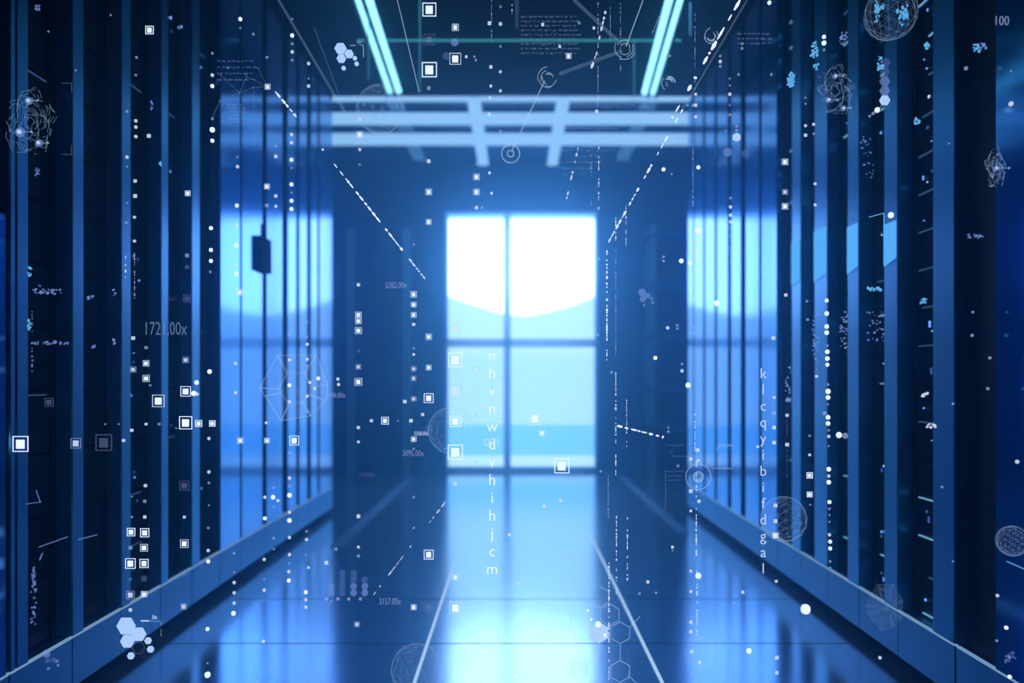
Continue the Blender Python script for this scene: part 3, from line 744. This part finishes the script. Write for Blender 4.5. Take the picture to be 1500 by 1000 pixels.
# ---- writing
def text_obj(name, body, px, py, hpx, mat, label, cat, want=FOCUS, spacing=1.0, narrow=1.0, rot=0.0):
    d = dep(px, py, want)
    cu = bpy.data.curves.new(name, 'FONT')
    cu.body = body
    cu.size = hpx / 0.72 * d / F
    cu.align_x = 'CENTER'; cu.align_y = 'CENTER'
    cu.space_line = spacing
    cu.extrude = 0.0006
    cu.resolution_u = 3
    cu.offset = -0.006 * cu.size
    tmp = bpy.data.objects.new(name + '_curve', cu)
    COL.objects.link(tmp)
    dg = bpy.context.evaluated_depsgraph_get()
    me = bpy.data.meshes.new_from_object(tmp.evaluated_get(dg))
    bpy.data.objects.remove(tmp)
    bpy.data.curves.remove(cu)
    me.transform(Matrix.Rotation(math.radians(90), 4, 'X') @ Matrix.Diagonal((narrow, 1, 1, 1)))
    me.materials.clear(); me.materials.append(mat)
    me.name = name
    o = bpy.data.objects.new(name, me)
    COL.objects.link(o)
    o.location = at(px, py, d)
    ORG[o.name] = o.location.copy()
    return tag(o, label, cat)


text_obj('letter_column', '\n'.join('nhvnwdvhihjcm'), 721, 677, 17, H[3], 'column of thin white letters in front of the door and its reflection', 'letters', 2.45, 26.1 / (17 / 0.72), 0.95)
text_obj('letter_column', '\n'.join('klcqyibifdgal'), 1118, 690, 16, H[2], 'column of pale letters before the far glossy doors of the glowing row', 'letters', 2.45, 23.8 / (16 / 0.72), 0.95)
text_obj('floating_number', '1721.00x', 242, 482, 20, H['mesh'], 'large faint figures floating before the third blue post', 'number', 2.45, narrow=0.62)
text_obj('floating_number', '5282.00x', 580, 418, 9, H[1], 'faint small figures where the long slanting streak ends', 'number', 2.5, narrow=0.68)
text_obj('floating_number', '3157.00x', 571, 881, 10, H[1], 'pale small figures floating over the dark floor', 'number', 2.4, narrow=0.62)
text_obj('floating_number', '3095.00x', 605, 664, 9, H[1], 'faint small figures low beside the door foot', 'number', 2.5, narrow=0.68)
text_obj('floating_number', '5746.00x', 492, 579, 8, H[1], 'small pale figures beside the dotted polyhedron', 'number', 2.45, narrow=0.68)
text_obj('floating_number', '3258.00x', 617, 635, 6, H[2], 'tiny white figures beside the faint globe at the door', 'number', 2.5, narrow=0.7)
text_obj('floating_number', '3256.00x', 633, 422, 6, H[0], 'very faint tiny figures at the tip of the slanting streak', 'number', 2.5, narrow=0.7)
text_obj('floating_number', '2170.00x', 538, 695, 6, H[0], 'very faint tiny figures near the aisle floor edge', 'number', 2.5, narrow=0.7)
text_obj('floating_number', '001', 721, 648, 12, H[2], 'three pale digits crossing the letters on the door', 'number', 2.4, narrow=1.0)
text_obj('floating_number', '100', 1467, 31, 14, H[1], 'faint broken digits high on the end glowing rack', 'number', 2.1, narrow=0.8)
text_obj('floating_number', '36', 226, 904, 6, H[2], 'two tiny digits above the large white hexagon cluster', 'number', 2.3)
text_obj('floating_number', '36', 526, 62, 5, H[1], 'two tiny digits beside the ceiling hexagon cluster', 'number', 2.5)
# faint illegible lines of small writing among the ceiling strips and on the dark ceiling
for (x0, x1, y0, y1, n, lab) in ((826, 945, 150, 158, 2, 'faint blurred line of writing between upper light strips'), (828, 900, 184, 196, 2, 'faint blurred writing between the middle light strips'), (822, 895, 215, 258, 5, 'faint blurred writing lines below the light strips'),
                                 (763, 845, 20, 80, 9, 'faint grid of tiny writing on the dark ceiling'), (1080, 1130, 45, 66, 3, 'faint block of lines high over the glowing row'), (318, 372, 84, 120, 4, 'faint block of lines high over the dark row'), (335, 356, 150, 180, 6, 'faint block of lines over the far glossy doors')):
    mb = MB(); rnd = random.Random(x0); d = 2.6
    for k in range(n):
        y = y0 + (y1 - y0) * (k + 0.5) / n; x = x0
        while x < x1 - (k * 8 if n == 5 else 0):
            ww = rnd.uniform(2, 7)
            p = at(x, y, d); q = at(x + ww, y + rnd.uniform(1.0, 2.6), d)
            mb.box(p.x, q.x, d, d + TH, q.z, p.z)
            x += ww + rnd.uniform(1.2, 4)
    tag(mb.build('writing_block', H[0], origin=at((x0 + x1) / 2, (y0 + y1) / 2, d)), lab, 'writing', None, 'stuff')

# ---- hexagons
def hex_group(name, label, items, want, cat='hexagons', flat=True, extra=None):
    cx, cy = items[0][0], items[0][1]
    d = dep(cx, cy, want)
    t = thing(name, at(cx, cy, d), label, cat)
    for (px, py, r, mk) in items:
        p = at(px, py, d); rr_ = r * d / F
        a0 = 0 if flat else 90
        if mk[0] == 'o':
            MB().ring(p, rr_, 1.0 * d / F, 6, a0, TH).build('hexagon_outline', H[mk[1:]], t)
        else:
            MB().disc(p, rr_, 6, a0, TH * 2).build('hexagon', H[mk], t)
    for (x0, y0, x1, y1, w_, mk) in extra or []:
        MB().tube(at(x0, y0, d), at(x1, y1, d), w_ * 0.5 * d / F, n=5).build('link', H[mk], t)
    return t


hex_group('hexagon_cluster', 'cluster of small white hexagons beside the cyan tube lights', [(498.8, 71, 9, 'lilac'), (511.4, 79, 6.8, 'lilac'), (500, 85.8, 7, 'lilac'), (519.8, 85.2, 3.5, 'lilac'), (522.4, 93.4, 3.5, 'lilac'), (503.4, 99.8, 3.5, 'lilac')], 2.5,
          extra=[(513, 66.5, 521, 66.5, 1.4, 'line'), (527, 66, 532, 66, 1.0, 'line'), (532, 66, 532.5, 84, 1.4, 'line')])
hex_group('hexagon_cluster', 'large cluster of pale hexagons floating before the dark row plinth', [(184.7, 916.5, 14, 'lilac'), (203.3, 928.6, 11, 'lilac'), (186.5, 938.8, 10.5, 'lilac'), (216.9, 938.1, 5.4, 'lilac'), (220.5, 950.6, 5.3, 'lilac'), (191.7, 960.2, 5.5, 'lilac'), (203, 948.4, 10, 'oline_faint')], 2.35,
          extra=[(206.5, 909, 218, 909, 2.2, 'lilac'), (219, 909.5, 234, 909.5, 0.8, 'line')])
hex_group('hexagon_cluster', 'faint little hexagon cluster low at the end dark rack', [(68, 957, 6, 'lilac_dim'), (79, 966, 4, 'lilac_faint'), (70, 967, 4, 'lilac_faint'), (84, 968, 2.2, 'lilac_dim'), (85, 974, 2.2, 'lilac_dim'), (71, 979, 2.2, 'lilac_dim')], 2.2)
hex_group('hexagon_cluster', 'faint blue hexagon cluster in the aisle beside the shelf', [(940.5, 428, 6, 'lilac_dim'), (948.5, 433, 4.6, 'lilac_dim'), (941.5, 438, 5, 'lilac_dim'), (954.5, 437.5, 2.4, 'lilac_dim'), (956, 443, 2.4, 'lilac_dim'), (943.5, 447, 2.2, 'lilac_dim')], 2.6)
hex_group('hexagon_chain', 'upright chain of hexagons fading upwards before the glowing servers', [(1296, 147, 8, 'lilac'), (1296, 133, 7.6, 'lilac_dim'), (1296, 119, 7.6, 'lilac_dim'), (1296, 105, 7.4, 'lilac_faint'), (1297, 92, 7.0, 'lilac_faint')], 2.35, extra=[(1291, 155, 1287, 160, 1.2, 'line')])
dt('of the small trail under the hexagon chain', [(1285, 161, 8, 3), (1279, 166, 5, 1), (1274, 170, 4, 1)], 2.35)
hex_group('hexagon_trio', 'pale hexagon with two faint ones above the far glowing doors', [(1079, 201, 6.5, 'lilac'), (1066, 223, 6.5, 'lilac_dim'), (1092, 225, 6.5, 'lilac_faint')], 2.5, flat=False)
hex_group('hexagon_pair', 'grey hexagon pair floating under the dark ceiling', [(666, 62, 6, 'lilac_dim'), (654, 82, 6, 'lilac_faint')], 2.6, flat=False)
for (x, lum0, n, lab) in ((485, 0, 4, 'upright chain of faint hexagons at the foot of the glossy doors'), (501.5, 1, 4, 'faintest upright hexagon chain over the dark floor'), (518, 0, 4, 'upright hexagon chain with a tiny dot over the dark floor'), (534.5, 0, 3, 'short upright hexagon chain next to the small figures')):
    ms = ['lilac_dim', 'lilac_dim', 'lilac_faint', 'lilac_faint'] if not lum0 else ['lilac_faint'] * 4
    hex_group('hexagon_chain', lab, [(x, 868 - 9.6 * k, 5.2, ms[k]) for k in range(n)], 2.4)
dt('of the row under the faint hexagon chains', [(478, 877, 5, 1), (495, 877, 5, 1), (511, 877, 5, 1), (528, 877, 5, 1), (492, 804, 5, 1), (525, 814, 5, 1)], 2.4)
hex_group('honeycomb_net', 'net of thin hexagon outlines with one bright hexagon over the floor reflection',
          [(877.3, 926.4, 15.5, 'lilac'), (877.6, 873.6, 16.5, 'oline'), (893, 900, 16.5, 'oline'), (908.5, 926.4, 16.5, 'oline'), (908.5, 983, 16.5, 'oline'), (822.4, 905.3, 16.5, 'oline'), (848, 979, 16, 'line')], 2.35, cat='honeycomb', flat=False,
          extra=[(837, 914, 848, 942, 1.0, 'line'), (848, 942, 848, 963, 1.0, 'line'), (848, 942, 866, 932, 1.0, 'line'), (877, 942, 877, 959, 1.0, 'line'), (877, 959, 862, 971, 1.0, 'line'), (908.5, 943, 908.5, 966.5, 1.0, 'line'), (922.7, 918.5, 938, 902, 1.0, 'line'), (922.7, 991, 932, 1000, 1.0, 'line'), (834, 987, 828, 992, 1.0, 'line_faint')])
dt('of the bright sparks on the honeycomb', [(876, 914, 9, 3), (886, 930, 5, 3), (866, 907, 4, 3), (861, 894, 4, 3)], 2.3)

# ---- wire globes
def globe(px, py, r, mk, label, want, eyes=None, seg=14, rings=9, dots=False):
    d = dep(px, py, want)
    c0 = at(px, py, d); R = r * d / F
    t = thing('wire_globe', c0, label, 'globe')
    mb = MB(); lw = 0.40 * d / F
    rot = Matrix.Rotation(0.5, 3, 'X') @ Matrix.Rotation(0.3, 3, 'Y')
    def P(i, k):
        ph = math.pi * i / rings; a = 2 * math.pi * k / seg + (0.5 * (i % 2)) * 2 * math.pi / seg
        return c0 + rot @ Vector((R * math.sin(ph) * math.cos(a), R * math.sin(ph) * math.sin(a), R * math.cos(ph)))
    for i in range(1, rings):
        for k in range(seg):
            mb.tube(P(i, k), P(i, k + 1), lw, n=3)
            mb.tube(P(i, k), P(i + 1, k), lw, n=3)
            mb.tube(P(i, k), P(i + 1, k - 1 if i % 2 == 0 else k + 1), lw, n=3)
    mb.build('wire_mesh', H[mk], t)
    MB().ring(c0, R * 1.02, 1.0 * d / F, 40, 0, TH).build('rim', H[mk], t)
    for (ex, ey, ew, eh) in eyes or []:
        p = at(ex, ey, d - R * 1.05)
        rnd = random.Random(int(ex)); e = MB()
        for k in range(26):
            q = p + Vector((rnd.gauss(0, ew * 0.36), 0, rnd.gauss(0, eh * 0.36))) * d / F
            e.ball(q, rnd.uniform(0.8, 2.2) * d / F, 1, 0.5, rnd.uniform(0.8, 1.8), 5, 4)
        e.build('light_patch', H['cyan'], t)
    return t


globe(1148, 760, 33, 'line_faint', 'faint wire globe above the plinth of the far glowing racks', 2.4)
globe(1305, 20, 37, 'line_faint', 'wire globe with two blue light patches high before the glowing servers', 2.3, eyes=[(1286, 17, 9, 26), (1324, 19, 12, 22)])
globe(610, 980, 37, 'line_faint', 'faint wire globe over the floor rail at the near edge', 2.25)
globe(661, 630, 34, 'line_faint', 'very faint wire globe at the lower door corner', 2.6)
globe(557, 160, 35, 'line_faint', 'very faint wire globe over the first light strip', 2.7)
globe(1483, 792, 22, 'line_faint', 'small wire globe on the broad blue door panel', 2.2)
globe(1024, 955, 22, 'line_faint', 'faint small wire globe over the polished floor', 2.4, seg=12, rings=7)


# ---- dotted polyhedra
def polyhedron(pts, py_depth, mk, label, want):
    cx = sum(p[0] for p in pts) / len(pts); cy = sum(p[1] for p in pts) / len(pts)
    d = dep(cx, cy, want); k = d / F
    t = thing('dotted_polyhedron', at(cx, cy, d), label, 'polyhedron')
    n = len(pts)
    rim = [at(x, y, d) for x, y in pts]
    fronts = [at(cx + (x - cx) * 0.45, cy + (y - cy) * 0.5, d - 26 * k) for x, y in pts]
    backs = [at(cx + (x - cx) * 0.5, cy + (y - cy) * 0.45, d + 26 * k) for x, y in pts]
    e = MB(); g = MB()
    for i in range(n):
        j = (i + 1) % n
        e.tube(rim[i], rim[j], 0.5 * k, n=3)
        for lay in (fronts, backs):
            e.tube(rim[i], lay[i], 0.35 * k, n=3); e.tube(lay[i], lay[j], 0.3 * k, n=3)
            for u in range(1, 9):
                a = rim[i].lerp(lay[i], u / 9); b = rim[j].lerp(lay[j], u / 9)
                m = max(3, int((a - b).length / (3.6 * k)))
                for q in range(m):
                    g.ball(a.lerp(b, (q + 0.5) / m), 0.62 * k, n=4, m=3)
    for lay, sg in ((fronts, -1), (backs, 1)):
        c = sum(lay, Vector()) / n
        for i in range(n):
            for u in range(1, 7):
                a = lay[i].lerp(c, u / 7); b = lay[(i + 1) % n].lerp(c, u / 7)
                m = max(2, int((a - b).length / (4 * k)))
                for q in range(m):
                    g.ball(a.lerp(b, (q + 0.5) / m), 0.62 * k, n=4, m=3)
    e.build('wire_edge', H[mk], t); g.build('dot_surface', H['mesh' if mk == 'line' else 'line_faint'], t)


polyhedron([(407, 520), (463, 520), (480, 563), (478, 587), (455, 609), (412, 616), (388, 580), (380, 568)], 0, 'line', 'dotted polyhedron floating before the far glossy doors', 2.45)
polyhedron([(1286, 856), (1308, 856), (1322, 880), (1320, 905), (1310, 918), (1290, 923), (1272, 900), (1268, 886)], 0, 'line_faint', 'dark dotted polyhedron over the plinth of the glowing row', 2.3)


# ---- fingerprint-like contour clouds with nodes
def contour(px, py, rx, ry, nodes, label, want):
    d = dep(px - rx if px < VX else px + rx, py, want); k = d / F
    c0 = at(px, py, d)
    t = thing('contour_cloud', c0, label, 'contour cloud')
    rnd = random.Random(int(px)); mb = MB()
    for rI in range(3, 20):
        f = rI / 19; a = 0.0
        while a < 2 * math.pi:
            da = rnd.uniform(0.10, 0.5) / max(f, 0.2) * 0.7
            if rnd.random() < 0.62:
                m = 4; prev = None
                for q in range(m + 1):
                    aa = a + da * q / m
                    wob = 1 + 0.10 * math.sin(5 * aa + rI * 0.7) + 0.05 * math.sin(11 * aa + rI)
                    p = c0 + Vector((rx * f * wob * math.cos(aa), math.sin(aa * 3) * 3, ry * f * wob * math.sin(aa))) * k
                    if prev is not None: mb.tube(prev, p, 0.42 * k, n=3)
                    prev = p
            a += da + rnd.uniform(0.03, 0.16)
    mb.build('contour_lines', H['mesh'], t)
    for (nx, ny, r, tx) in nodes:
        p = at(nx, ny, d - 0.01)
        nd = MB().ball(p, r * 0.36 * k).build('node', H[2], t, smooth=True)
        MB().disc(p + Vector((0, 0.004, 0)), r * 0.8 * k, 16, 0, TH).build('halo', H['lilac_dim'], nd)
        MB().tube(p, p + Vector((tx * k, 0, 0)), 0.4 * k, n=4).ball(p + Vector((tx * k, 0, 0)), 1.6 * k).build('tail', H['line'], nd)


contour(44, 180, 36, 46, [(41, 147, 7, 14), (28, 193, 9, 18), (56, 209, 7, 14)], 'cloud of contour lines with three glowing nodes before the end dark racks', 2.3)
contour(1224, 132, 26, 34, [(1224, 111, 5, 11), (1214, 146, 5.5, 13), (1236, 158, 5, 10)], 'cloud of contour lines with three nodes before the glowing posts', 2.4)
contour(1458, 245, 14, 30, [(1460, 246, 5, 18)], 'small oval of contour lines on the end glowing rack', 2.15)

# ---- target rings, swirl marks, networks and brackets
def rings(px, py, rs, mk, label, want, extra=None):
    d = dep(px, py, want); k = d / F; c0 = at(px, py, d)
    t = thing('target_ring', c0, label, 'target ring')
    for r, w_ in rs:
        MB().ring(c0, r * k, w_ * k, 32, 0, TH).build('ring', H[mk], t)
    for (x0, y0, x1, y1, w_) in extra or []:
        MB().tube(at(x0, y0, d), at(x1, y1, d), w_ * 0.5 * k, n=5).build('pointer_line', H[mk], t)


rings(748, 225, [(14, 1.5), (5.5, 1.6)], 'line', 'double ring target under the light strips with a long pointer line', 2.6, [(750, 221, 798, 118, 1.6)])
rings(1023, 698, [(19, 0.9), (8, 1.8), (5, 1.0)], 'line', 'ring target at the foot of the far glowing doors', 2.45, [(1045, 686, 1072, 686, 1.0)])
for (x, y, r, lab) in ((803, 114, 17, 'pale swirl at the upper end of the pointer line'), (915, 70, 18, 'pale swirl where thin lines meet on the ceiling'), (980, 122, 12, 'small pale swirl beside the outer cyan tube'), (1043, 52, 13, 'pale swirl on the bright thick streak')):
    d = 2.6; k = d / F; c0 = at(x, y, d); rnd = random.Random(x); mb = MB()
    for q in range(7):
        rr_ = r * (0.35 + 0.1 * q); a0 = rnd.uniform(0, 6); prev = None
        for s_ in range(7):
            a = a0 + s_ * 0.28
            p = c0 + Vector((rr_ * math.cos(a) * 0.95, rnd.uniform(-1, 1), rr_ * math.sin(a))) * k
            if prev is not None: mb.tube(prev, p, 0.6 * k, n=4)
            prev = p
    tag(mb.build('swirl_mark', H['line'], origin=c0), lab, 'swirl')


def network(name, nodes, links, mk, w_, label, cat, want, nr=2.0):
    d = want; k = d / F
    cx = sum(n[0] for n in nodes) / len(nodes); cy = sum(n[1] for n in nodes) / len(nodes)
    t = thing(name, at(cx, cy, d), label, cat)
    for a, b in links:
        MB().tube(at(*nodes[a], d), at(*nodes[b], d), w_ * 0.5 * k, n=4).build('link', H[mk], t)
    for n_ in nodes:
        MB().ball(at(*n_, d), nr * 0.5 * k, n=6, m=4).build('node', H[mk], t)


network('node_network', [(323, 110), (351, 136), (361, 112), (392, 127), (378, 100), (371, 128), (322, 148), (311, 172), (372, 155)], [(0, 1), (1, 2), (2, 3), (3, 4), (1, 5), (5, 3), (1, 6), (6, 7), (5, 8)], 'line_faint', 1.0, 'faint network of joined nodes above the far glossy doors', 'network', 2.45, 3)
network('beam_link', [(841, 0), (903, 58), (910, 75), (820, 108)], [(0, 1), (2, 3)], 'line_faint', 6.0, 'broad faint beams joining the swirls on the dark ceiling', 'beam', 2.65, 4)
network('corner_bracket', [(91, 122), (105, 122), (105, 135)], [(0, 1), (1, 2)], 'line_faint', 1.2, 'faint upper corner bracket on the second dark rack', 'bracket', 2.3, 1)
network('corner_bracket', [(91, 226), (105, 226), (105, 213)], [(0, 1), (1, 2)], 'line_faint', 1.2, 'faint lower corner bracket on the second dark rack', 'bracket', 2.3, 1)
network('circuit_diagram', [(977, 652), (1000, 652), (982, 662), (986, 668), (1040, 668), (1044, 690), (975, 690), (1000, 690), (975, 745), (979, 697), (997, 697), (979, 703), (994, 703)], [(0, 1), (2, 3), (3, 4), (4, 5), (6, 7), (6, 8), (9, 10), (11, 12)], 'line_faint', 1.2, 'faint circuit drawing in the aisle beside the far glowing doors', 'diagram', 2.5, 2)
network('circuit_diagram', [(1050, 659), (1053, 651), (1073, 651), (1073, 653), (1053, 654)], [(0, 1), (1, 2), (3, 4)], 'line', 1.0, 'tiny circuit hook on a far glowing door', 'diagram', 2.45, 1)
network('circuit_diagram', [(38, 738), (60, 735), (53, 718), (59, 735)], [(0, 1), (2, 3)], 'lilac_dim', 1.6, 'blue bent line low on the second dark rack', 'diagram', 2.3, 1)
network('circuit_diagram', [(57, 801), (99, 786), (115, 790), (142, 783), (58, 820), (62, 810)], [(0, 1), (2, 3), (4, 5)], 'lilac_dim', 2.2, 'slanting blue line low across the second dark rack', 'diagram', 2.3, 1)
network('circuit_diagram', [(0, 0), (0, 0)] and [(1475, 822), (1500, 833)], [(0, 1)], 'cyan', 2.0, 'cyan slanting line on the broad blue door panel', 'diagram', 2.1, 1)
network('circuit_diagram', [(1273, 318), (1295, 312), (1295, 331)], [(0, 1), (1, 2)], 'cyan', 1.6, 'cyan bent line at the third glowing post', 'diagram', 2.4, 1)

# ---- blue glyph smudges glowing in front of the racks
def patch(px, py, w_, h_, mk, n, label, want):
    d = dep(px, py, want); k = d / F; c0 = at(px, py, d); rnd = random.Random(int(px * 3 + py)); mb = MB()
    for q in range(n):
        p = c0 + Vector((rnd.uniform(-.5, .5) * w_, rnd.uniform(-2, 2), rnd.uniform(-.5, .5) * h_)) * k
        mb.ball(p, rnd.uniform(0.7, 1.6) * k, rnd.uniform(1, 2), 0.5, rnd.uniform(0.8, 1.6), 5, 4)
    tag(mb.build('light_patch', mk, origin=c0), label, 'light patch', None, 'stuff')


for a in ((1158, 117, 11, 20, H['cyan'], 40, 'oval blue light patch beside the far glowing posts', 2.4), (1193, 73, 10, 22, H['cyan'], 40, 'tall blue light patch above the far glowing posts', 2.4), (1290, 92, 7, 20, H['cyan'], 30, 'narrow cyan light patch above the hexagon chain', 2.35),
          (1195, 98, 7, 14, H['cyan'], 14, 'small blue smudge below the tall blue patch', 2.4), (1235, 55, 12, 18, H['lilac_dim'], 18, 'dull blue smudge at the second glowing post', 2.35), (1358, 66, 7, 12, H['cyan'], 18, 'cyan smudge near the top of the end glowing post', 2.2), (1431, 71, 8, 12, H['cyan'], 20, 'first of two square cyan smudges on the end glowing rack', 2.15),
          (1442, 68, 10, 10, H['lilac_dim'], 20, 'duller of two square cyan smudges on the end glowing rack', 2.15), (1343, 177, 6, 10, H['cyan'], 16, 'square cyan smudge beside the end glowing post', 2.25), (1352, 441, 9, 8, H['cyan'], 14, 'bright blue spark cluster beside the end glowing post', 2.25), (1278, 423, 26, 5, H['cyan'], 26, 'level blue spark row between glowing posts', 2.35),
          (1430, 346, 24, 6, H['lilac_dim'], 18, 'pale spark row on the end glowing rack', 2.15), (1365, 623, 14, 6, H[2], 12, 'white spark row low beside the end glowing post', 2.2), (1355, 578, 10, 5, H[2], 10, 'white spark bunch beside the end glowing post', 2.2), (1480, 963, 14, 16, H['lilac_dim'], 20, 'pale square smudge at the foot of the broad blue door', 2.0),
          (70, 427, 42, 7, H['lilac_dim'], 34, 'level blue smudge on the second dark rack', 2.3), (75, 502, 55, 4, H['lilac_dim'], 28, 'level dotted smudge below the blue smudge on the second dark rack', 2.3), (132, 435, 14, 5, H['lilac_dim'], 10, 'small blue smudge past the second blue post', 2.35), (138, 506, 8, 6, H['lilac_dim'], 8, 'tiny blue smudge past the second blue post', 2.35), (43, 398, 3, 16, H['cyan'], 14, 'upright cyan spark on the end blue post', 2.3),
          (43, 475, 4, 18, H['cyan'], 16, 'lower cyan spark on the end blue post', 2.3), (49, 870, 6, 90, H['lilac_dim'], 40, 'upright trail of blue sparks low in the second dark rack', 2.25), (167, 428, 3, 10, H['lilac_dim'], 7, 'upright blue spark beside the third blue post', 2.4), (167, 500, 3, 9, H['lilac_dim'], 7, 'lower upright blue spark beside the third blue post', 2.4), (56, 11, 8, 8, H['lilac_dim'], 10, 'bluish spark at the top of the end dark rack', 2.3),
          (249, 27, 4, 7, H['lilac_dim'], 7, 'blue spark high at the fourth dark rack', 2.4), (264, 40, 8, 6, H['lilac_dim'], 7, 'slanting blue spark high at the fourth dark rack', 2.4), (235, 240, 3, 6, H['cyan'], 5, 'tiny cyan spark at the third blue post', 2.4), (222, 155, 3, 14, H['lilac_dim'], 8, 'upright blue spark beside the third blue post top', 2.4), (55, 251, 4, 11, H['lilac_dim'], 9, 'small blue oval spark beside the contour cloud', 2.3),
          (1155, 560, 8, 60, H['lilac_dim'], 24, 'upright blue spark trail before the sixth glowing rack', 2.45), (1195, 500, 10, 90, H['lilac_dim'], 36, 'upright blue spark trail before the fifth glowing rack', 2.4), (1236, 480, 12, 60, H['lilac_dim'], 34, 'upright blue spark trail before the fourth glowing rack', 2.4), (1283, 480, 24, 50, H['lilac_dim'], 30, 'loose blue sparks before the third glowing rack', 2.35), (1270, 230, 20, 60, H['lilac_dim'], 24, 'loose blue sparks high before the third glowing rack', 2.35)):
    patch(*a)

# ------------------------------------------------------------------ haze, camera, colour management
wd = bpy.data.worlds.new('hazy_air')
SC.world = wd
wd.use_nodes = True
nt = wd.node_tree
nt.nodes.clear()
wo = nt.nodes.new('ShaderNodeOutputWorld')
bg = nt.nodes.new('ShaderNodeBackground')
bg.inputs[0].default_value = (0.02, 0.06, 0.16, 1); bg.inputs[1].default_value = 0.0
nt.links.new(bg.outputs[0], wo.inputs['Surface'])
vs = nt.nodes.new('ShaderNodeVolumeScatter')
vs.inputs['Color'].default_value = (0.2, 0.6, 1.0, 1)
vs.inputs['Density'].default_value = 0.072
vs.inputs['Anisotropy'].default_value = 0.86
nt.links.new(vs.outputs[0], wo.inputs['Volume'])

cd = bpy.data.cameras.new('camera')
cam = bpy.data.objects.new('camera', cd)
COL.objects.link(cam)
cam.location = (0, 0, CAM_Z)
cam.rotation_euler = (math.radians(90), 0, 0)
cd.sensor_width = 36
cd.lens = 36 * F / 1500
cd.shift_x = -(VX - 750) / 1500
cd.shift_y = (VY - 500) / 1500
cd.clip_start = 0.05
cd.dof.use_dof = True
cd.dof.focus_distance = FOCUS
cd.dof.aperture_fstop = 1.2
SC.camera = cam

SC.view_settings.view_transform = 'Standard'
SC.view_settings.look = 'None'
SC.view_settings.gamma = 1.0
SC.view_settings.exposure = 0.0
SC.view_settings.use_curve_mapping = False
cy = SC.cycles
cy.use_denoising = True
cy.max_bounces = 7
cy.diffuse_bounces = 3
cy.glossy_bounces = 4
cy.transparent_max_bounces = 24
cy.volume_bounces = 1
cy.sample_clamp_indirect = 4.0
cy.caustics_reflective = False
cy.caustics_refractive = False
